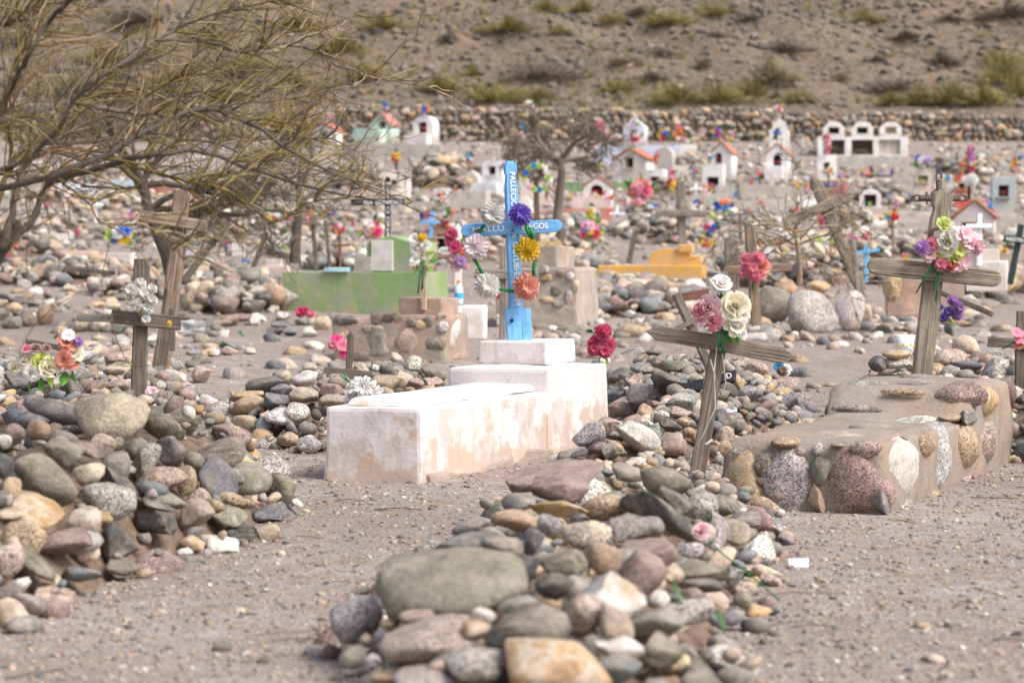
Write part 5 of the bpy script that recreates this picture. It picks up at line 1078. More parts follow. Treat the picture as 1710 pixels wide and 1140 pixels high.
plank_e = thing('fallen_board', 'black painted board with white letters lying in the stones behind the leaning cross', 'board', P(1190, 625, 14.2))
bd = plank('board', P(1135, 652, 14.25), P(1228, 628, 14.1), m(24, 14.2), .03, (.035, .035, .04), plank_e, M_PAINTW, face=(.1, -1, .9))
for s_, x, y, f_ in (('D', 1217, 627, 9), ('MARUA', 1180, 636, 18)): text(s_, m(13, 14), face_mat(P(x, y, 14.08) + Vector((0, -.012, 0)), (.97, 0, .28) if s_ == 'D' else (.1, 0, 1), (-.28, .3, .9) if s_ == 'D' else (-1, .2, .1)), M_WHITE, plank_e, fit=m(f_, 14))
plank_e = thing('fallen_plank', 'reddish brown board propped in the broad stone heap', 'plank', P(1160, 492, 20)); plank('board', P(1138, 497, 19.5), P(1184, 489, 19.5), m(15, 19.5), .03, (.22, .1, .075), plank_e)
wcross('big weathered wooden cross in the middle distance right of centre', (1138, 408, 1137, 303), (1094, 356, 1180, 357), (.25, .21, .17), upw=15, barw=11, th=.12)
wcross('big weathered cross leaning over the thorn bush', (1432, 470, 1356, 292), (1308, 372, 1424, 326), (.24, .2, .16), D=27, upw=19, barw=17, th=.1, ends=('flat', 'point'), bends=('flat', 'round'))
wcross('weathered post with a short arm holding pink roses under the thorn bush', (1262, 520, 1252, 378), (1216, 452, 1322, 445), (.25, .19, .14), D=20.5, upw=17, barw=15, th=.07)
wcross('carved grey grave marker left of the pink roses', (1222, 470, 1222, 395), None, (.27, .23, .2), D=21.5, upw=24, th=.06, ends=('flat', 'round'), cat='grave marker', name='grave_marker')
wcross('dark leaning stake beside the green tomb', (414, 472, 444, 390), None, WDD, D=27.5, upw=8, th=.05, cat='stake', name='wooden_stake')
wcross('dark leaning grave post left of the yellow tomb', (1050, 440, 1062, 386), None, WDD, upw=9, th=.08, cat='stake', name='wooden_stake')
wcross('crossed dark wooden posts with flowers behind the leaning grey post', (318, 455, 382, 370), (340, 362, 376, 412), WDD, D=29, upw=11, barw=9, th=.06)
wcross('thin dark stake with pink flowers left of the green tomb', (529, 455, 521, 362), (506, 374, 536, 374), WDD, D=30, upw=7, barw=4, th=.05)
wcross('second thin dark stake with blue and white flowers left of the green tomb', (552, 455, 543, 368), None, WDD, D=30, upw=6, th=.05, cat='stake', name='wooden_stake')
wcross('small brown cross with hot pink flowers behind the green tomb', (568, 432, 567, 385), (553, 409, 585, 409), (.2, .12, .08), D=31, upw=4, barw=4, th=.03)
wcross('white painted cross with a name arm and pink flowers beside the plastic bottle', (765, 500, 765, 372), (728, 420, 778, 417), (.82, .82, .81), D=22.1, upw=12, barw=13, th=.03, ends=('flat', 'point'), bends=('point', 'flat'), mat=M_PAINTW)
text('JAIME', m(8, 22), face_mat(P(748, 419, 22.0) + Vector((0, -.02, 0)), (1, 0, .05), zz), simple('grey_lettering', (.25, .27, .3)), [t for t in THINGS if t['label'].startswith('white painted cross with a name')][0], fit=m(24, 22))
text('JAIME', m(7, 22), face_mat(P(748, 419, 22.0), (1, 0, .05), zz), M_WHITE, [t for t in THINGS if t['label'].startswith('white painted cross with a name')][0], fit=m(24, 22)) if False else None
wcross('small light blue cross with red and lilac flowers right of the thorn bush', (1446, 455, 1446, 408), (1428, 422, 1469, 417), (.16, .42, .66), D=29, upw=7, barw=6, th=.03, mat=M_PAINTW)
wcross('white wooden cross on the stepped white base at the right', (1634, 424, 1636, 356), (1613, 378, 1656, 377), (.84, .84, .86), D=24.5, upw=8, barw=7, th=.04, mat=M_PAINTW)
wcross('small white cross under the left branches', (160, 372, 160, 328), (150, 342, 171, 342), (.84, .84, .86), upw=4, barw=5, th=.06, mat=M_PAINTW)
wcross('small white cross on a white block left of the white niche box', (1162, 338, 1162, 307), (1152, 316, 1173, 315), (.82, .84, .88), upw=5, barw=4, th=.06, mat=M_PAINTW)
block('little white block under the small white cross', 1162, 352, 22, 14, 12, (.76, .74, .74), -.1)
wcross('thin white cross with a red flower right of the red base', (1031, 384, 1030, 342), (1018, 357, 1044, 357), (.80, .82, .86), upw=5, barw=4, th=.06, mat=M_PAINTW)
wcross('faint pale blue cross behind the green-flowered wreath', (874, 345, 874, 306), (866, 312, 886, 312), (.5, .66, .74), upw=3, barw=3, th=.05, mat=M_PAINTW)
wcross('thin black cross with flowers on its arms left of the iron cross', (1455, 320, 1455, 278), (1438, 293, 1490, 294), (.05, .05, .05), upw=5, barw=3, th=.06)
wcross('black iron cross with blue and orange flowers on the far stone mound', (730, 292, 730, 256), (715, 258, 745, 257), (.05, .05, .05), upw=4, barw=3, th=.05)
wcross('black pole with yellow and red flowers behind the cream box tomb', (662, 288, 662, 252), None, (.05, .05, .05), upw=4, th=.06, cat='post', name='grave_post')
wcross('black iron pole crowded with flowers behind the terracotta roof', (1618, 345, 1618, 246), (1600, 274, 1634, 274), (.03, .035, .03), upw=5, barw=3, th=.06)
wcross('brown wooden post carrying the green-flowered wreath', (898, 412, 895, 296), None, (.16, .11, .08), D=33, upw=9, th=.06, cat='post', name='grave_post')
wcross('thin rusty post with red, orange and blue flowers', (1491, 430, 1491, 356), None, (.25, .18, .13), upw=4, th=.04, cat='post', name='grave_post')
wcross('small wooden post with pink flowers behind the thorn bush', (1237, 420, 1236, 356), (1216, 385, 1256, 386), (.22, .18, .15), D=33, upw=5, barw=4, th=.04)
wcross('small dark post with blue and pink discs near the concrete ledge', (1234, 350, 1233, 306), None, (.2, .16, .13), upw=5, th=.05, cat='post', name='grave_post')
wcross('thin lichen-grey stake with pink blooms by the light blue cross', (1432, 478, 1424, 400), None, (.28, .24, .2), D=25.5, upw=8, th=.05, cat='stake', name='wooden_stake')
wcross('little brick and wood cross lettered G D on the low block', (707, 492, 707, 440), (683, 447, 725, 447), (.5, .36, .27), D=19.4, upw=10, barw=11, th=.04)
text('G  D', m(10, 19.3), face_mat(P(704, 447, 19.3), (1, 0, 0), zz), simple('brown_lettering', (.12, .08, .06)), [t for t in THINGS if t['label'].startswith('little brick and')][0], fit=m(30, 19.3))
wcross('tiny blue cross decked with orange and pink flowers above the brick chapel', (720, 382, 722, 352), (702, 371, 736, 371), (.14, .42, .74), D=33.5, upw=6, barw=5, th=.03, mat=M_PAINTW)
wcross('small dark cross with bright small flowers at the far left', (129, 432, 129, 407), (118, 418, 140, 418), (.1, .09, .08), upw=3, barw=3, th=.04)
wcross('leafless thin dark post at the far left under the branches', (117, 392, 116, 338), None, (.14, .12, .11), upw=3, th=.04, cat='post', name='grave_post')
# ------------------------------------------------------------------ flowers
def cl_(label, px, py, by, w, h, cols, n=None, **k): return cluster(label, px, py, by, w, h, cols, n, **k)
bouquet('bunch of yellow and white cloth roses on the left stone-covered grave', 55, 607, 13.4, '-30 6 22 r e;-10 -4 26 r e;14 -4 28 r q;28 6 32 r e;-2 14 26 r w;-18 -10 20 r w;4 -24 20 r d;-10 -24 18 r p;22 -24 16 r d', '12 24 26 -80 g;24 20 22 -60 h;-4 28 20 -100 g')
bouquet('peach cloth lilies lying right of the yellow and white cloth roses', 116, 585, 13.4, '-4 -12 34 f s;6 6 38 f e;-8 16 34 f s;4 20 30 o s;-2 -26 24 o w;14 -14 18 k m', '-6 34 28 -100 g;6 34 22 -80 g')
bouquet('pale faded pink flowers at the foot of the small dark wooden cross', 258, 672, 13.2, '-10 8 26 f l;-4 -18 20 f l;6 16 24 k l;14 -6 12 r p;36 14 14 r s;-16 -4 20 k l', '')
bouquet('hot pink carnations lying in the stones right of the white tomb', 1004, 572, 14.4, '2 -16 30 k P;-10 2 26 k P;12 4 26 k P;6 14 24 k P;-12 12 22 k P;0 4 22 k p', '-14 -16 14 150 G;-6 -2 10 90 h;6 24 16 -70 g;-2 26 14 -100 g')
bouquet('white daisy-like cloth flower at the near left corner of the white tomb', 606, 652, 13.1, '-8 0 40 d w;10 2 42 d w;0 -6 44 d w;22 6 32 d w;-20 10 28 d w;2 4 20 d e', '', [(-10, -2, -34, -30), (-12, -4, -38, -26)])
bouquet('magenta cloth flowers beside the small pointed wooden cross', 566, 574, 15.8, '-4 -6 22 o P;6 2 22 o p;10 14 18 o P;-10 2 16 k p', '')
bouquet('pink cloth flowers lying in front of the green tomb', 511, 523, 24.5, '-8 -2 18 k P;8 2 15 k p;-2 -4 14 k P', '')
bouquet('white and yellow blooms with green leaves on the G D cross', 700, 412, 19.2, '-8 -12 22 f w;4 -14 16 k y;-4 4 22 f w;4 14 18 r e;-8 24 18 f w;10 -2 16 r w;-2 -4 18 r e', '10 16 20 30 h;16 22 18 0 g;6 24 18 -40 h;22 18 14 40 h;-4 30 18 -100 g;14 30 16 -60 g', [(4, 20, 6, 70), (8, 20, 4, 72), (2, 24, -2, 78)])
bouquet('hot pink roses with orange and green blooms on the white painted cross', 770, 402, 21.95, '-16 -10 22 k P;-10 10 24 k P;-20 2 18 k p;4 0 12 k h;10 10 12 k o;8 -10 12 k o;4 20 12 k o;-14 30 18 k l;0 34 18 k m;-8 42 18 k l;8 44 12 k l', '0 12 14 60 g;4 -2 12 20 h')
bouquet('dusty pink roses on the weathered post under the thorn bush', 1258, 442, 20.2, '-12 -8 24 k p;6 -10 24 k p;-4 6 24 k p;14 4 26 r s;-16 12 20 k p;4 18 22 k p;12 16 18 r p;4 28 12 k s', '18 -18 20 40 w;22 -12 18 20 w;-2 30 16 -90 G')
bouquet('purple thistle-like flowers on the heap behind the right wooden cross', 1586, 518, 15.0, '4 -14 20 c m;14 -4 20 c m;12 8 20 c m;-2 2 16 c v;-18 -4 15 c v;-10 12 16 c v', '-2 16 12 -60 h;0 12 14 -90 h', [(-2, 12, -24, 20)])
bouquet('pink cloth flower on the dark cross at the right edge', 1704, 560, 14.0, '-6 -4 22 o p;4 4 26 o p;-2 14 22 o s', '', [(-4, 6, -30, 22), (-4, 8, -26, 20)])
FD = hit(1172, 888, front.surf).y - .22
bouquet('single pink and white cloth rose lying on the front mound', 1172, 888, FD, '0 0 28 r l;6 8 18 r w;-4 -3 16 r P', '', [(6, 8, 68, 62), (68, 62, 132, 116)])
bouquet('blue-grey dusty cloth flower among the stones right of the leaning cross', 1306, 612, 14.4, '-6 0 20 d c;8 4 20 d w;0 8 18 k d', '')
for a in (('fallen green cloth leaf on the front mound by the reddish stone', 1120, 975, 8.35), ('pale green cloth leaf lying at the right foot of the front mound', 1190, 1020, 7.5), ('green cloth leaf on the sand left of the stone tomb', 400, 552, 20)):
    p = P(a[1], a[2], a[3] if a[3] > 15 else hit(a[1], a[2], front.surf).y - .16); o = put_leaf(None, p, m(44 if a[3] < 15 else 16, a[3]), (.5, -.6, -.6), (.34, .55, .30)); tag(o, a[0], 'leaf'); o.name = 'cloth_leaf'
GC_ = [
 ('pink flowers under the fork of the left tree', 78, 343, 372, 14, 14, 'pP', 4), ('coral red flowers on the rubble at the far left', 129, 388, 400, 13, 12, 'Pr', 4), ('small pink flower right of the left tree fork', 90, 368, 380, 9, 7, 'p', 2), ('single rosy bloom by the white slab at the far left', 72, 390, 397, 11, 9, 'pw', 3),
 ('ring of yellow, blue and white flowers under the branches', 202, 393, 436, 42, 40, 'ybwyb', 9), ('lilac and pink flowers above the ring of yellow and blue flowers', 216, 362, 395, 18, 22, 'mlp', 6), ('red, yellow and blue flowers on the tiny dark cross', 129, 422, 432, 20, 18, 'yrbcyr', 8),
 ('hot pink flowers at the far left edge', 14, 436, 455, 22, 30, 'PPr', 7), ('coral flowers at the far left edge above the hot pink ones', 26, 410, 430, 16, 14, 's', 4), ('low yellow, green and blue flowers on the white plastered tomb', 182, 449, 456, 22, 14, 'qyb', 6), ('dusty mauve flowers on the board at the far left', 151, 444, 455, 14, 8, 'mp', 3), ('white daisies on the stones at the far left', 88, 447, 460, 15, 11, 'ww', 4),
 ('pink flowers with a red tip right of the leaning grey post', 323, 334, 372, 10, 14, 'pr', 3), ('pink and lilac flowers low right of the leaning grey post', 323, 357, 375, 12, 14, 'lp', 4), ('pink, yellow and blue flowers on the crossed dark posts', 379, 371, 410, 24, 22, 'Pybcp', 7), ('purple flowers with white leaves in front of the crossed posts', 306, 415, 440, 18, 16, 'mmw', 5),
 ('low blue, white and green flowers left of the dark leaning stake', 410, 438, 450, 20, 12, 'wbcq', 5), ('red, white and yellow flowers left of the pink heart', 460, 362, 395, 22, 24, 'rwyw', 6), ('pink and white heart-shaped flowers on white lace', 484, 357, 400, 22, 26, 'lplw', 8), ('pink red flowers on the thin dark stake', 515, 360, 395, 16, 24, 'Pp', 6),
 ('white, blue and yellow flowers on the second thin dark stake', 549, 357, 390, 28, 20, 'wbyv', 7), ('hot pink and pale pink flowers on the small brown cross', 566, 384, 420, 22, 24, 'Plo', 7), ('white plastic wrapping and pale flowers left of the green tomb', 470, 400, 440, 50, 30, 'w', 6), ('red flowers left of the black cross', 590, 374, 400, 8, 14, 'r', 3),
 ('yellow, white and pink flowers left of the black cross', 622, 384, 425, 40, 42, 'ywPpl', 12), ('small pink flowers between the stake and the black cross', 600, 388, 420, 8, 12, 'P', 2), ('yellow and red flowers on the black pole', 662, 262, 310, 20, 24, 'yrys', 6), ('blue and orange flowers on the far black iron cross', 730, 266, 300, 12, 20, 'cco', 5),
 ('violet, blue and red flowers beside the white house-shaped tomb', 784, 263, 318, 15, 22, 'vbcwr', 6), ('salmon flowers on the grey white tomb', 783, 279, 318, 12, 10, 's', 3), ('pink and violet flowers on the tiny blue cross', 711, 361, 440, 26, 26, 'lmvP', 6), ('orange and hot pink flowers above the brick roof', 738, 371, 440, 30, 18, 'oPs', 6),
 ('wreath of red orange and green over the brick chapel', 752, 356, 440, 20, 26, 'sgg', 5), ('blue and yellow flowers on top of the mint green chapel', 642, 177, 240, 16, 18, 'bbyl', 6), ('red, blue and white flowers on top of the round-topped white chapel', 711, 181, 243, 18, 20, 'sbcr', 7), ('pink, lilac and blue flowers above the white chapel with a red roof', 549, 196, 248, 28, 16, 'plcm', 6),
 ('yellow and white wreath on top of the pointed white shrine', 882, 178, 226, 22, 24, 'wwdyy', 8), ('blue and orange flowers on the pointed white shrine', 873, 213, 226, 18, 10, 'cs', 3), ('pale flowers and ribbon below the pointed white shrine', 870, 224, 230, 40, 12, 'wdpw', 6),
 ('tall spray of pink flowers right of the small bare tree', 1000, 207, 250, 26, 26, 'plps', 9), ('pink flowers hanging below the tall pink spray', 1012, 222, 250, 12, 20, 'pl', 5), ('orange flowers at the crown of the small bare tree', 991, 243, 285, 9, 9, 'o', 2), ('pink and white flowers on the long pale blue tomb', 1062, 233, 277, 26, 26, 'lpwr', 9), ('flowers on the gable of the pale blue chapel', 1060, 206, 242, 14, 12, 'mlq', 4),
 ('blue, yellow and red flowers left of the orange bunch by the wall', 1107, 227, 262, 20, 26, 'rbybr', 8), ('orange and pink flowers on a cross by the wall', 1131, 222, 262, 20, 30, 'oplow', 9), ('red and orange flowers over the white box niche', 1096, 264, 318, 12, 28, 'rroP', 6), ('ring of pink, red and yellow flowers right of the white box niche', 1121, 300, 335, 20, 38, 'pPlry', 10),
 ('yellow and orange flowers above the chapel with orange roof', 1001, 281, 331, 12, 26, 'qyd', 5), ('yellow and orange flowers at the foot of the chapel with orange roof', 1010, 327, 350, 42, 14, 'yoPp', 6), ('yellow flower at the left of the pale pink base', 953, 328, 350, 8, 9, 'y', 2), ('white, yellow and pink flowers below the brick red base', 988, 357, 400, 28, 28, 'pwyeqv', 11), ('large heap of pink and red flowers', 1069, 320, 355, 46, 48, 'pPlsp', 24),
 ('pink flowers at the foot of the large flower heap', 1060, 339, 357, 52, 18, 'lp', 9), ('pink, red and blue flowers on the white tomb left of the yellow tomb', 986, 388, 425, 36, 48, 'rlmbwygp', 18), ('red flowers at the base of that white tomb left of the yellow tomb', 985, 416, 428, 12, 12, 's', 3), ('red, blue and white flowers over the red-roofed white chapel', 1200, 222, 302, 18, 24, 'Prbb', 7), ('pink and yellow flowers right of the red and blue ones', 1221, 226, 302, 14, 26, 'lywp', 6),
 ('pale blue flowers on the white two-tier niche box', 1186, 262, 320, 12, 14, 'cwr', 4), ('pink and white flowers on top of the tall round-headed tombstone', 1300, 181, 262, 18, 18, 'plrw', 7), ('wreath on the face of the tall round-headed tombstone', 1298, 224, 300, 18, 24, 'wGbcd', 7), ('orange flowers at the left of the slim white chapel', 1266, 290, 320, 12, 14, 'sPo', 4), ('blue and yellow flowers below the orange ones', 1270, 303, 322, 12, 10, 'by', 3), ('tall pink and white flowers on the white box shrine', 1381, 241, 303, 18, 40, 'Pplwp', 12),
 ('violet, blue and green flowers on the brick red box base', 1387, 309, 336, 28, 10, 'gbvm', 6), ('yellow and purple flowers left of the leaning weathered cross', 1327, 310, 350, 14, 15, 'yym', 4), ('pink, white and yellow flowers in the white pot by the weathered cross', 1350, 315, 360, 22, 22, 'lpswy', 8), ('white and lilac flower left of the white pot', 1317, 330, 360, 10, 9, 'wm', 2),
 ('red flowers on the post under the leaning weathered cross', 1331, 352, 440, 18, 26, 'sr', 7), ('hot pink single bloom above the thorn bush', 1251, 351, 395, 8, 10, 'P', 2), ('small hot pink bloom at the left of the thorn bush', 1244, 367, 400, 6, 6, 'P', 1), ('blue and pink discs on the small dark post', 1233, 322, 345, 16, 26, 'cpbc', 5), ('blue, orange and white flowers left of the thorn bush', 1208, 343, 372, 40, 26, 'cbowvs', 10), ('green and dull flowers at the left of the thorn bush', 1190, 361, 378, 16, 12, 'qh', 4),
 ('coral and pink flowers right of the big weathered cross', 1185, 380, 415, 28, 26, 'Pslb', 9), ('orange and yellow flowers behind the yellow tomb headboard', 1182, 406, 430, 40, 18, 'yyor', 8), ('pink white bloom at the right of the yellow tomb', 1172, 414, 435, 18, 14, 'wPe', 4), ('pink and white flowers on the small wooden post', 1228, 380, 415, 34, 14, 'plw', 7), ('pale pink flowers left of the weathered post', 1231, 410, 450, 22, 20, 'lpw', 7),
 ('orange, red and pink flowers behind the thorn bush', 1302, 412, 450, 24, 26, 'orPsl', 9), ('pink flowers behind the left twigs of the thorn bush', 1272, 410, 450, 18, 22, 'slr', 6), ('white, yellow and pink heart of flowers under the leaning cross', 1374, 408, 455, 44, 30, 'wqrePw', 15), ('hot pink flowers at the right of the flower heart', 1393, 410, 455, 12, 30, 'PP', 5), ('red flowers above the flower heart', 1371, 367, 440, 18, 26, 'PrP', 7), ('round pink bloom low in the thorn bush', 1345, 434, 460, 16, 18, 'l', 1),
 ('pink blooms on the lichen-grey stake', 1420, 416, 470, 18, 26, 'ls', 6), ('lilac and pink flowers above the lichen-grey stake', 1424, 396, 470, 28, 18, 'mlpw', 7), ('red and pink flowers with leaves on the light blue cross', 1445, 395, 455, 16, 20, 'pP', 6), ('red, orange and blue flowers on the thin rusty post', 1490, 361, 430, 28, 20, 'ryocr', 7), ('pink flowers above the thin rusty post', 1496, 344, 430, 13, 14, 'mp', 4),
 ('pink and yellow flowers on the left arm of the thin black cross', 1447, 287, 320, 22, 16, 'pysw', 5), ('purple flowers on the middle of the thin black cross', 1472, 289, 320, 8, 12, 'm', 2), ('blue and violet flowers on the right arm of the thin black cross', 1490, 287, 320, 10, 14, 'bvr', 4), ('wreath of white, blue and purple flowers above the beige arched niche', 1540, 268, 324, 34, 24, 'wmwgwb', 12), ('white and blue flowers on the small red chapel', 1588, 297, 330, 20, 16, 'wcws', 6), ('white rosettes on the roof of the small red chapel', 1590, 308, 330, 22, 12, 'w', 6),
 ('pink and red flowers at the top of the flower-crowded pole', 1620, 248, 345, 14, 16, 'Ppm', 5), ('red flowers on the left arm of the flower-crowded pole', 1608, 275, 345, 20, 10, 'sr', 5), ('pink and white flowers half way up the flower-crowded pole', 1621, 268, 345, 22, 36, 'mwPo', 11), ('hot pink flowers on the middle of the flower-crowded pole', 1621, 283, 345, 16, 16, 'P', 5), ('white rosettes hanging round the flower-crowded pole', 1620, 301, 345, 30, 28, 'w', 11),
 ('pink, blue and cream flowers left of the blue-grey chapel', 1648, 345, 380, 22, 32, 'mpcew', 9), ('pink striped bunch below the blue-grey chapel', 1660, 356, 390, 14, 16, 'lp', 4), ('red, yellow and salmon flowers at the right edge', 1694, 275, 345, 16, 34, 'yrss', 8), ('blue flowers at the right edge by the salmon ones', 1703, 262, 345, 8, 14, 'bw', 3), ('violet bloom at the foot of the white cross on the stepped base', 1634, 417, 440, 12, 10, 'v', 2), ('red and white blooms in the jar before the white cross', 1633, 392, 440, 20, 22, 'wsl', 5),
 ('small pink and blue flowers left of the iron cross', 1533, 347, 372, 12, 10, 'Pcg', 3), ('two pink blooms left of the right wooden cross bouquet', 1514, 426, 440, 16, 8, 'p', 3), ('pink and white flowers under the yellow tomb finial', 1128, 398, 430, 14, 12, 'plw', 4), ('yellow cloth scrap by the stone tomb behind the blue cross', 912, 500, 520, 14, 10, 'e', 3), ('white cloth flowers at the foot of the rough grey cross', 835, 532, 560, 16, 22, 'ww', 5), ('red cloth bud behind the white pompon', 832, 495, 560, 8, 12, 'r', 2),
 ('faint pink bloom on the hillside above the wall', 1136, 143, 170, 7, 6, 'l', 2), ('pink flowers above the pale peach shrine', 925, 214, 262, 8, 8, 'p', 2), ('white and pink cloth flowers behind the pale blue tomb', 1025, 228, 262, 30, 12, 'wlp', 6), ('white flowers in front of the wall right of the blue chapel', 1146, 235, 262, 14, 10, 'pw', 3),
]
for (lab, px, py, by, w, h, cols, n) in GC_:
    nm = [t for t in THINGS if False]
    cluster(lab, px, py, by, w, h, cols, n, D=min(gp(px, by).y - .08, 77.2))
EX = [(0, 'far left edge'), (90, 'fork of the left tree'), (170, 'white cross under the branches'), (290, 'leaning grey post'), (350, 'crossed dark posts'), (430, 'dark leaning stake'), (500, 'thin dark stakes'), (570, 'small brown cross'), (648, 'black lettered cross'), (735, 'brick chapel'), (790, 'grey concrete block tomb'), (895, 'green-flowered wreath'), (940, 'small bare tree'), (990, 'brick red base'), (1050, 'dark leaning post'), (1137, 'big weathered cross'), (1190, 'white two-tier niche'),
      (1260, 'worn concrete ledge'), (1330, 'thorn bush'), (1400, 'leaning weathered cross'), (1453, 'white arched niche'), (1510, 'thin rusty post'), (1568, 'iron cross'), (1626, 'terracotta roof chapel'), (1690, 'blue-grey chapel')]
CN = {'p': 'pink', 'l': 'pale pink', 'w': 'white', 'r': 'red', 'y': 'yellow', 'o': 'orange', 'b': 'blue', 'm': 'lilac', 'P': 'hot pink', 's': 'salmon'}
for k in range(96):
    px = R.uniform(300, 1700) if k % 4 else R.uniform(0, 560); by = R.uniform(295, 440); c1, c2 = R.sample('plwryobmPs', 2); lm = min(EX, key=lambda t: abs(t[0] - px))[1]; far = by < 340
    if 925 < px < 1085: px += 170
    busy = by < 385 and any(a < px < b for a, b in ((590, 740), (770, 875), (930, 1125), (1165, 1325), (1355, 1525), (1575, 1695)))
    D_ = gp(px, by).y
    if R.random() < .45: wcross('thin %s grave cross with %s flowers %s the %s' % (('white', 'grey', 'dark')[k % 3], CN[c1], 'behind' if far else 'near', lm), (px, by, px + R.uniform(-3, 3), by - R.uniform(20, 34)), (px - 9, by - 18, px + 9, by - 18 + R.uniform(-2, 2)), ((.78, .78, .78), (.25, .21, .18), (.1, .08, .07))[k % 3], D=D_, upw=4, barw=3.5, th=.05, mat=M_PAINTW if k % 3 == 0 else None); dy = 18
    else: dy = 5
    cluster('small %s and %s flowers %s the %s' % (CN[c1], CN[c2], 'behind' if far else 'near', lm), px, by - dy, by, R.uniform(12, 22), R.uniform(9, 20), c1 + c2 + 'w', R.randint(4, 8), D=min(D_ - .1, 77), dsize=R.uniform(6, 9))
    if k % 3 == 0 and not busy: block('small pale headstone %s the %s' % ('behind' if far else 'near', lm), px + R.uniform(-30, 30), by - 3, R.uniform(14, 30), R.uniform(8, 20), 10, R.choice(((.62, .58, .55), (.7, .68, .67), (.5, .45, .41), (.56, .62, .68))), R.uniform(-.4, .1))
    if k % 2 == 0 and not busy: heap('low bed of rubble %s the %s' % ('behind' if far else 'near', lm), px + R.uniform(-40, 40), by + 6, R.uniform(70, 150), R.uniform(1.2, 2), R.uniform(.14, .28), 32, .08, .22, 'ggoopptttwwcck')
# wreath with green and blue flowers
WR = thing('flower_wreath', 'wire wreath of lime green, blue and white flowers on the brown post', 'wreath', P(896, 297, 32.9))
tubes('wire_ring', [([P(896 + 23 * math.cos(t), 297 + 23 * math.sin(t), 32.9) for t in np.linspace(0, 6.2832, 25)], [m(1, 33)] * 25, (.5, .48, .45))], M_ATTR, WR)
for k in range(14):
    t = k / 14 * 6.283; put_flower(WR, P(896 + 20 * math.cos(t) + R.uniform(-2, 2), 297 + 20 * math.sin(t) + R.uniform(-2, 2), 32.85), m(12, 33) / 2, 'l', 'hehchlehbhchew'[k])
# plastic bottle, white pot
BO = P(766, 510, 21.8); BT = thing('plastic_bottle', 'clear plastic water bottle with a blue label and orange cap', 'bottle', BO); k = 21.8 / FPX
lathe('bottle_body', [(0, 0), (7 * k, 0), (7.4 * k, 6 * k), (7.4 * k, 24 * k), (6.6 * k, 30 * k), (3 * k, 36 * k), (3 * k, 38 * k), (0, 38 * k)], simple('bottle_plastic', (.62, .72, .78), .25, noise_=.05, bump=0), BO, BT)
lathe('label', [(7.6 * k, 11 * k), (7.6 * k, 21 * k)], M_TILE, BO, BT, (.06, .4, .75)); lathe('cap', [(3.6 * k, 37 * k), (3.6 * k, 42 * k), (0, 42 * k)], M_TILE, BO, BT, (.8, .22, .04))
pg_ = gp(1351, 360); k = pg_.y / FPX; PT = thing('flower_pot', 'square white pot below the pink and yellow flowers', 'pot', pg_)
link('pot_body', box_mesh('pot_body', 26 * k, 20 * k, 36 * k, M_PLAST, bev=.02, taper=-.08), PT, Matrix.Translation(pg_), (.8, .81, .83))
# ------------------------------------------------------------------ trees and bushes
TCOL = [(.10, .083, .068), (.175, .13, .036), (.24, .178, .062), (.22, .13, .08), (.35, .265, .16), (.165, .13, .098), (.13, .108, .028)]
def wiggle(pl, D0, dD, r0, r1, n=26, jit=3.4):
    """polyline of pixels to a smooth 3D path at about distance D0"""
    pl = [Vector((x, y, 0)) for x, y in pl]; L = [0]
    for a, b in zip(pl, pl[1:]): L.append(L[-1] + (b - a).length)
    out = []; rd = []; px_ = []; ph = R.random() * 6
    for i in range(n + 1):
        s = L[-1] * i / n; j = max(q for q in range(len(L)) if L[q] <= s + 1e-6); j = min(j, len(pl) - 2)
        u = (s - L[j]) / (L[j + 1] - L[j]); p0 = pl[max(j - 1, 0)]; p1 = pl[j]; p2 = pl[j + 1]; p3 = pl[min(j + 2, len(pl) - 1)]
        p = .5 * ((2 * p1) + (p2 - p0) * u + (2 * p0 - 5 * p1 + 4 * p2 - p3) * u * u + (3 * p1 - p0 - 3 * p2 + p3) * u ** 3)
        D = D0 + dD * i / n + .12 * math.sin(ph + i * .35); x, y = p.x + R.gauss(0, jit * .4), p.y + R.gauss(0, jit * .4)
        out.append(P(x, y, D)); px_.append((x, y, D)); rd.append(m((r0 + (r1 - r0) * (i / n) ** .8) * R.uniform(.88, 1.16), D))
    return out, rd, px_
LT = thing('thorn_tree', 'big leafless thorn tree reaching in from the left with long arching branches', 'tree', (-2.0, 8.7, 0))
trunk = [Vector((-2.02, 8.75, -.1)), Vector((-1.98, 8.72, .35)), Vector((-1.92, 8.65, .8)), P(-30, 452, 8.55), P(5, 408, 8.5), P(26, 372, 8.45)]
tubes('trunk', [(trunk, [.085, .07, .058, .042, .031, .024], TCOL[0])], M_BARK, LT, 10)
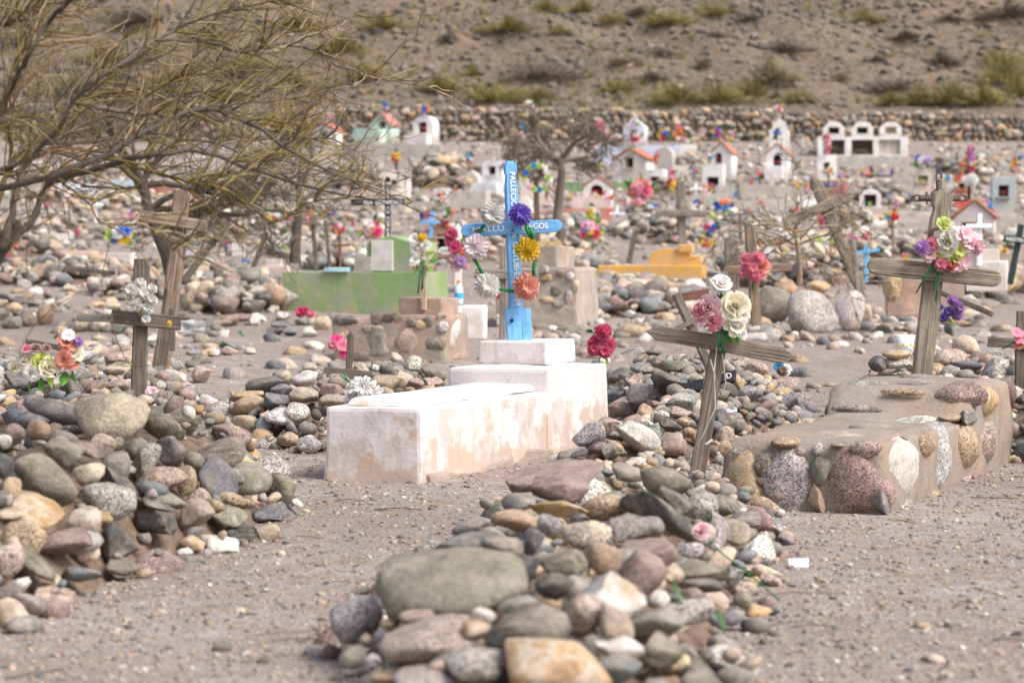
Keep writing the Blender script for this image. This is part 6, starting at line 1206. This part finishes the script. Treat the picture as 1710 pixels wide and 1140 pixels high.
LIMBS = [([(-60, 500), (5, 410), (35, 390), (60, 358), (72, 322), (98, 300), (140, 288), (200, 272), (270, 256), (345, 256), (410, 277), (480, 302), (560, 322), (640, 340)], 8.6, .3, 14, 2, 0), ([(5, 412), (22, 350), (30, 305), (62, 250), (100, 214), (132, 160), (200, 108), (275, 58), (345, 28), (430, 8)], 8.5, -.5, 11, 2, 5),
 ([(-30, 318), (55, 302), (110, 284), (182, 254), (242, 220), (312, 190), (372, 184), (430, 214), (500, 262), (580, 300), (660, 335), (742, 372)], 8.3, .8, 11, 1.6, 0), ([(-30, 210), (60, 186), (130, 164), (162, 130), (222, 104), (284, 54), (342, 28), (430, 8), (500, -8)], 8.8, .4, 11, 2, 0),
 ([(-30, 230), (28, 130), (58, 72), (82, 38), (124, -8)], 8.2, -.3, 10, 6, 0), ([(120, 168), (190, 184), (250, 190), (302, 194), (352, 184), (432, 214), (482, 226), (560, 236), (624, 272)], 8.7, .9, 8, 1.4, 5), ([(322, 62), (400, 86), (440, 90), (492, 76), (532, 86), (572, 114), (642, 130), (735, 152)], 9.3, .5, 6, 1.2, 5),
 ([(98, 300), (150, 342), (172, 372), (232, 376), (275, 402), (310, 436)], 8.4, -.4, 4, 1.5, 1), ([(200, 272), (300, 300), (366, 314), (424, 346), (460, 372), (520, 336), (600, 330), (650, 325)], 8.6, .4, 5, 1.4, 1), ([(-20, 290), (40, 268), (90, 246), (150, 236), (210, 232), (280, 228), (350, 238), (420, 262), (500, 275), (570, 300), (640, 318), (700, 350)], 9.1, 1.0, 7, 1.4, 5),
 ([(-30, 60), (30, 30), (80, -10)], 8.4, 0, 6, 5, 1), ([(-20, 470), (0, 420), (-4, 340), (20, 260), (10, 180), (30, 90), (50, 10)], 8.9, .3, 9, 4, 1), ([(130, 164), (230, 150), (320, 130), (400, 110), (470, 60), (540, 40), (620, 20)], 9.2, .6, 6, 1.2, 1), ([(60, 250), (160, 200), (260, 170), (360, 150), (460, 165), (560, 150), (650, 135), (700, 120)], 9.0, .8, 6, 1.2, 5)]
allp = []
for (pl, D0, dD, r0, r1, ci) in LIMBS:
    o_, rd, px_ = wiggle(pl, D0, dD, r0 * .62, r1 * .62, 34, 3.6); tubes('branch', [(o_, rd, TCOL[ci])], M_BARK, LT, 8); allp.append(px_)
def arc(x, y, D, ang, L, curl_, n=9, dD=.4):
    pts = []; a = ang; st = L / n
    for i in range(n + 1):
        pts.append((x, y, D)); x += st * math.cos(a); y -= st * math.sin(a); a += curl_ / n + R.gauss(0, .24) * (1 if i % 2 else -.4); D += dD / n
    return pts
tw = []
def add_tw(pts, r0, r1, ci): tw.append(([P(*q) for q in pts], [m(r0 + (r1 - r0) * i / (len(pts) - 1), pts[i][2]) for i in range(len(pts))], TCOL[ci]))
sec = []
for q in range(740):
    px_ = R.choice(allp[:4] + allp[4:]); i = int(len(px_) * R.random() ** .9 * .98); i = min(i, len(px_) - 2); x, y, D = px_[i]; x2, y2, _ = px_[i + 1]
    if x > 560 and R.random() < .6: continue
    if y > 315 and R.random() < .6: continue
    base = math.atan2(-(y2 - y), x2 - x); sg = R.choice((-1, 1)); ang = base + sg * R.uniform(.25, 1.0)
    if math.cos(ang) < -.3: ang = math.pi - ang
    if math.sin(ang) < -.55: ang = -ang * .6
    L = R.uniform(40, 190) * (1 if x < 450 else .6); a = arc(x, y, D, ang, L, -sg * R.uniform(-.2, .7) - .08, 10, R.uniform(-.5, .7)); ci = R.choice((1, 1, 2, 2, 2, 5, 5, 3, 4, 4)); add_tw(a, R.uniform(1.1, 2.4), .55, ci); sec.append((a, ci))
for a, ci in sec:
    for _ in range(R.choice((1, 2, 3))):
        i = R.randrange(2, len(a) - 1); x, y, D = a[i]; x2, y2, _ = a[i + 1]; base = math.atan2(-(y2 - y), x2 - x); sg = R.choice((-1, 1))
        add_tw(arc(x, y, D, base + sg * R.uniform(.4, 1.1), R.uniform(14, 60), -sg * .2, 6, R.uniform(-.2, .2)), R.uniform(.6, 1.0), .35, R.choice((ci, ci, 4, 3)))
struct(tubes('twigs', tw, M_BARK, LT, 4), 'stuff')
for pl in ([(44, 300), (50, 345), (46, 400), (44, 440), (48, 462)], [(182, 385), (180, 420), (172, 455), (170, 500)], [(30, 590), (60, 540), (110, 500), (140, 486)], [(0, 590), (70, 600), (150, 606), (230, 612), (300, 600)], [(-10, 720), (40, 690), (90, 670), (130, 690)]):
    o_, rd, _ = wiggle(pl, 8.3, .2, 2.2 * .5, .6, 14, 1.5); tubes('branch', [(o_, rd, TCOL[1])], M_BARK, LT, 6)
def grow(base, dirv, L, r, depth, out, spread=.6, nseg=5, cols=(TCOL[0],), grav=0., kids=(2, 4), shrink=.62):
    p = Vector(base); d = Vector(dirv).normalized(); pts = [p.copy()]; rd = [r]
    for i in range(nseg):
        d = (d + Vector((R.gauss(0, .16), R.gauss(0, .16), R.gauss(0, .13) - grav))).normalized(); p = p + d * L / nseg; pts.append(p.copy()); rd.append(r * (1 - .5 * (i + 1) / nseg))
    out.append((pts, rd, R.choice(cols), depth))
    if depth > 0:
        for _ in range(R.randint(*kids)):
            i = R.randint(1, nseg); ax = Vector((R.gauss(0, 1), R.gauss(0, 1), R.gauss(0, .7))).normalized(); nd = (d + ax * spread * R.uniform(.6, 1.5)).normalized()
            grow(pts[i], nd, L * shrink * R.uniform(.7, 1.2), rd[i] * .62, depth - 1, out, spread, max(3, nseg - 1), cols, grav, kids, shrink)
def tree(label, base, trunk_pts, tops, r, depth, cols, L, cat='tree', name='bare_tree', grav=.02, sides=5, spread=.75, kids=(3, 4)):
    e = thing(name, label, cat, base)
    tubes('trunk', [([Vector(p) for p in trunk_pts], [r * (1 - .5 * i / (len(trunk_pts) - 1)) for i in range(len(trunk_pts))], cols[0])], M_BARK, e, 9)
    fine = []
    for (p, d) in tops:
        o_ = []; grow(p, d, L, r * .42, depth, o_, spread, 6, cols, grav, kids)
        tubes('branch', [(a, b, c) for a, b, c, dd in o_ if dd >= depth - 1], M_BARK, e, sides); fine += [(a, [max(q, .0035 * math.sqrt(a[0].y / 15)) for q in b], c) for a, b, c, dd in o_ if dd < depth - 1]
    struct(tubes('twigs', fine, M_BARK, e, 3), 'stuff'); return e
bD = 24; tree('dense dark bare tree behind the leaning grey post', gp(292, 470), [P(292, 472, bD), P(280, 425, bD), P(262, 385, bD), P(245, 340, bD), P(240, 300, bD)],
     [(P(245, 335, bD), (-.6, .3, .8)), (P(240, 305, bD), (-.3, -.2, 1)), (P(240, 300, bD), (.5, .2, .8)), (P(262, 385, bD), (.9, .2, .7)), (P(250, 350, bD), (1, -.2, .55)), (P(242, 310, bD), (1, .1, .35)), (P(242, 310, bD), (-1, .1, .5)), (P(250, 350, bD), (1, .3, .25)), (P(240, 300, bD), (.1, .2, 1))], .085, 4, (TCOL[0], (.12, .10, .08), (.14, .12, .06), (.17, .14, .09)), 1.05, name='thorn_tree', grav=.01, kids=(3, 5))
bD = 31; tree('bare tree with dark twigs behind the heart-shaped flowers', gp(495, 440), [P(492, 440, bD), P(494, 400, bD), P(498, 365, bD), P(503, 335, bD), P(500, 310, bD)],
     [(P(500, 318, bD), (-.8, .2, .7)), (P(500, 310, bD), (.7, -.2, .8)), (P(503, 335, bD), (1, .2, .5)), (P(498, 360, bD), (-1, .1, .6)), (P(500, 310, bD), (.1, .1, 1))], .075, 4, (TCOL[0], (.14, .12, .09), (.19, .17, .08)), .85, name='thorn_tree')
bD = 40; tree('small flat-topped bare tree right of the blue cross', gp(925, 417), [P(922, 420, bD), P(938, 390, bD), P(930, 365, bD), P(934, 330, bD), P(938, 290, bD), P(935, 265, bD)],
     [(P(936, 275, bD), (-1, .1, .45)), (P(936, 270, bD), (-.9, -.3, .75)), (P(936, 272, bD), (1, .2, .35)), (P(935, 265, bD), (.9, -.2, .7)), (P(935, 268, bD), (.5, .2, .6)), (P(936, 268, bD), (-.6, .2, .6)), (P(938, 282, bD), (-1, -.1, .3))], .1, 4, ((.16, .13, .105), (.20, .165, .13), (.25, .21, .15)), .66, name='thorn_tree', grav=.035, kids=(4, 5))
bD = 21.5; tb = P(1335, 475, bD)
e = tree('dead thorn bush with tangled straw-coloured twigs among the flowers', tb, [tb, P(1336, 440, bD), P(1332, 410, bD), P(1325, 385, bD)],
     [(P(1336, 430, bD), (-1, .1, .35)), (P(1332, 410, bD), (-.9, -.1, .5)), (P(1332, 410, bD), (.9, .1, .45)), (P(1325, 385, bD), (-.9, .2, .25)), (P(1325, 385, bD), (.5, -.2, .9)), (P(1326, 388, bD), (-.4, .1, .8)), (P(1326, 388, bD), (1, .1, .2)), (P(1336, 430, bD), (.9, .2, -.1)), (P(1336, 430, bD), (-.9, -.2, -.15))], .028, 3, ((.30, .235, .15), (.25, .19, .12), (.34, .28, .19)), .46, 'bush', 'thorn_bush', grav=.03)
for pl in ([(1330, 395), (1290, 372), (1250, 358), (1205, 362)], [(1325, 388), (1305, 355), (1295, 330), (1282, 314)], [(1330, 410), (1290, 395), (1258, 388)], [(1335, 400), (1385, 355), (1420, 372), (1450, 395), (1480, 390)], [(1300, 470), (1250, 440), (1190, 422), (1150, 435)], [(1310, 430), (1275, 405), (1240, 385), (1212, 400)], [(1340, 420), (1400, 430), (1430, 450)], [(1322, 385), (1345, 350), (1360, 320), (1398, 314)], [(1338, 425), (1362, 455), (1395, 462)]):
    o_, rd, _ = wiggle(pl, bD - .2, .3, 1.7, .5, 16, 2.2); tubes('branch', [(o_, rd, (.32, .25, .15))], M_BARK, e, 5)
# dry twigs and straw lying on the gravel
st = []
for k in range(170):
    D = R.uniform(6, 17); x = R.uniform(-.22, .22) * D; L = R.uniform(.02, .11); t = R.uniform(0, 6.28); z = float(tz(x, D)) + .006; c, q = math.cos(t) * L, math.sin(t) * L
    st.append(([Vector((x - c, D - q, z)), Vector((x + R.gauss(0, .01), D + R.gauss(0, .01), z + R.uniform(0, .012))), Vector((x + c, D + q, z))], [R.uniform(.0012, .003)] * 3, R.choice(((.36, .27, .14), (.2, .15, .1), (.42, .34, .2), (.13, .1, .08)))))
struct(tubes('dry_twigs', st, M_BARK, None, 4), 'stuff')
# hillside shrubs
def shrub_mesh(seed, cols, n=1000, twig=True, low=.8):
    rr = random.Random(seed); V = []; F = []; cc = []
    for k in range(n):
        t = rr.uniform(0, 6.283); el = rr.uniform(.12, 1.5); q = rr.random() ** .5; lump = 1 + .3 * math.sin(3 * t + seed) + .2 * math.sin(5 * t + 2 * seed)
        tip = Vector((math.cos(t) * math.cos(el) * lump, math.sin(t) * math.cos(el) * lump, math.sin(el) * low * (.8 + .3 * math.sin(2 * t + seed)))) * (.35 + .65 * q)
        root = tip * rr.uniform(.3, .75) + Vector((rr.gauss(0, .06), rr.gauss(0, .06), 0)); root.z = max(0, root.z * .8); d = (tip - root)
        s = d.cross(Vector((rr.gauss(0, 1), rr.gauss(0, 1), rr.gauss(0, 1)))).normalized() * rr.uniform(.007, .017); b = len(V)
        V += [tuple(root - s * .6), tuple(root + s * .6), tuple(root + d * .6 + s), tuple(tip)]; F += [(b, b + 1, b + 2), (b, b + 2, b + 3)]
        c = rr.choice(cols); f = rr.uniform(.75, 1.25); cc += [tuple(x * f for x in c)] * 4
    return mesh('shrub', V, F, M_LEAF, False, np.array(cc))
OLV = [(.27, .225, .075), (.23, .195, .065), (.30, .245, .09), (.25, .19, .095)]; DRY = [(.18, .145, .115), (.21, .165, .125), (.15, .125, .105)]; TAN = [(.26, .20, .12), (.22, .18, .09), (.28, .22, .13)]
SH = {'o': [shrub_mesh(i, OLV) for i in range(4)], 'd': [shrub_mesh(10 + i, DRY) for i in range(3)], 't': [shrub_mesh(20 + i, TAN) for i in range(2)]}
HS = '''360 15 90 45 o;460 15 90 45 o;250 70 170 55 o;400 85 60 35 o;830 25 90 55 o;540 50 80 45 o;700 50 130 55 o;1265 45 90 50 o;60 235 130 70 o;200 260 140 75 o;330 265 130 55 o;560 240 90 50 o;720 260 170 85 o;850 260 130 80 o;930 250 110 70 o;1000 200 150 100 t;1070 270 80 50 o
1330 285 100 50 o;1420 280 120 80 o;1500 280 140 90 o;1600 290 140 80 o;1650 200 120 100 o;1690 240 80 100 o;1640 160 100 60 o;800 180 60 40 t;150 200 50 40 o;1190 215 50 40 t;80 105 60 35 d;340 200 180 70 d;660 215 100 40 d;690 145 70 30 d;840 95 60 30 d;930 50 60 25 d;1010 265 40 30 d
1030 130 120 50 d;1290 165 60 25 d;1480 165 110 60 d;1340 240 130 50 d;1380 100 90 30 d;1660 30 150 50 d;1500 50 90 30 d;620 30 80 35 d;570 170 80 35 t;-100 60 120 60 o;-220 120 150 70 o;-350 60 140 60 o;-150 200 160 70 o;-330 230 150 80 o;-480 180 160 80 o;-600 90 150 70 o;-700 220 160 80 o;-800 40 150 70 d;-900 150 150 80 o;-1000 240 160 80 o;-1100 90 140 60 t;-550 260 140 70 o'''
NEAR = [(-400, 'left tree'), (330, 'leaning grey post'), (634, 'mint green chapel'), (707, 'round-topped white chapel'), (881, 'pointed white shrine'), (1000, 'pink flower spray'), (1058, 'gabled pale blue chapel'), (1203, 'red-roofed white chapel'), (1301, 'round-headed tombstone'), (1441, 'block of burial niches'), (1618, 'flower-crowded pole'), (1675, 'blue-grey chapel')]
for s in HS.replace('\n', ';').split(';'):
    q = s.split(); x, y, w, h = map(float, q[:4]); px, py, w, h = 700 + x / 1.693, y / 1.693, w / 1.693, h / 1.693
    g = hit(px, min(py + h * .4, 176)); 
    if g.y < 79.6: g = hit(px, 172); g = Vector((P(px, 172, 80.4).x, 80.4, float(tz(P(px, 172, 80.4).x, 80.4))))
    W = m(w, g.y) * .8; H = m(h, g.y) * 1.15; me = R.choice(SH[q[4]])
    o = link('desert_shrub', me, None, Matrix.Translation((g.x, g.y, float(tz(g.x, g.y)) - .03)) @ Matrix.Rotation(R.uniform(0, 6.28), 4, 'Z') @ Matrix.Diagonal((W, W * R.uniform(.8, 1.1), H, 1)))
    lm = min(NEAR, key=lambda t: abs(t[0] - px))[1]; band = 'just above the wall' if g.y < 83 else 'low on the hillside' if g.y < 88 else 'half way up the hillside' if g.y < 95 else 'high on the hillside'
    tag(o, '%s %s %s, above the %s' % ({'o': 'yellow-green', 'd': 'dark grey-brown', 't': 'straw-coloured'}[q[4]], 'wide bush' if w > 75 else 'bush' if w > 45 else 'small bush', band, lm), 'bush', 'bushes on the hillside')
V = []; F = []; cc = []
for k in range(1500):
    D = R.uniform(79.8, 104); x = R.uniform(-.235, .235) * D
    if noise.noise(Vector((x * .16, D * .22, 5))) < .0 + .35 * (R.random() - .5): continue
    z = float(tz(x, D)); h = R.uniform(.12, .38); c = R.choice(((.24, .20, .085), (.27, .21, .11), (.19, .16, .085), (.22, .19, .06)))
    for q in range(16):
        t = R.uniform(0, 6.283); r = R.uniform(.05, .3); b = len(V); tip = (x + math.cos(t) * r, D + math.sin(t) * r, z + h * R.uniform(.4, 1)); w = .02
        V += [(x + math.cos(t) * r * .3 - w, D + math.sin(t) * r * .3, z - .03), (x + math.cos(t) * r * .3 + w, D + math.sin(t) * r * .3, z - .03), tip]; F.append((b, b + 1, b + 2)); f = R.uniform(.8, 1.2); cc += [tuple(v * f for v in c)] * 3
struct(link('hillside_scrub', mesh('hillside_scrub', V, F, M_LEAF, False, np.array(cc))), 'stuff')
# ------------------------------------------------------------------ last pass: labels that would match two things get their order from the left
by_label = {}
for t in THINGS: by_label.setdefault(t['label'], []).append(t)
ORD = ['leftmost', 'second from left', 'third from left', 'fourth from left', 'fifth from left', 'sixth from left', 'seventh from left', 'eighth from left']
for lab, ts in by_label.items():
    if len(ts) > 1:
        bpy.context.view_layer.update(); ts.sort(key=lambda o: proj(o.matrix_world.translation)[0])
        for i, t in enumerate(ts): t['label'] = lab + ', ' + (ORD[i] if i < len(ORD) - 0 and (i < len(ts) - 1 or i == 0) else 'rightmost')
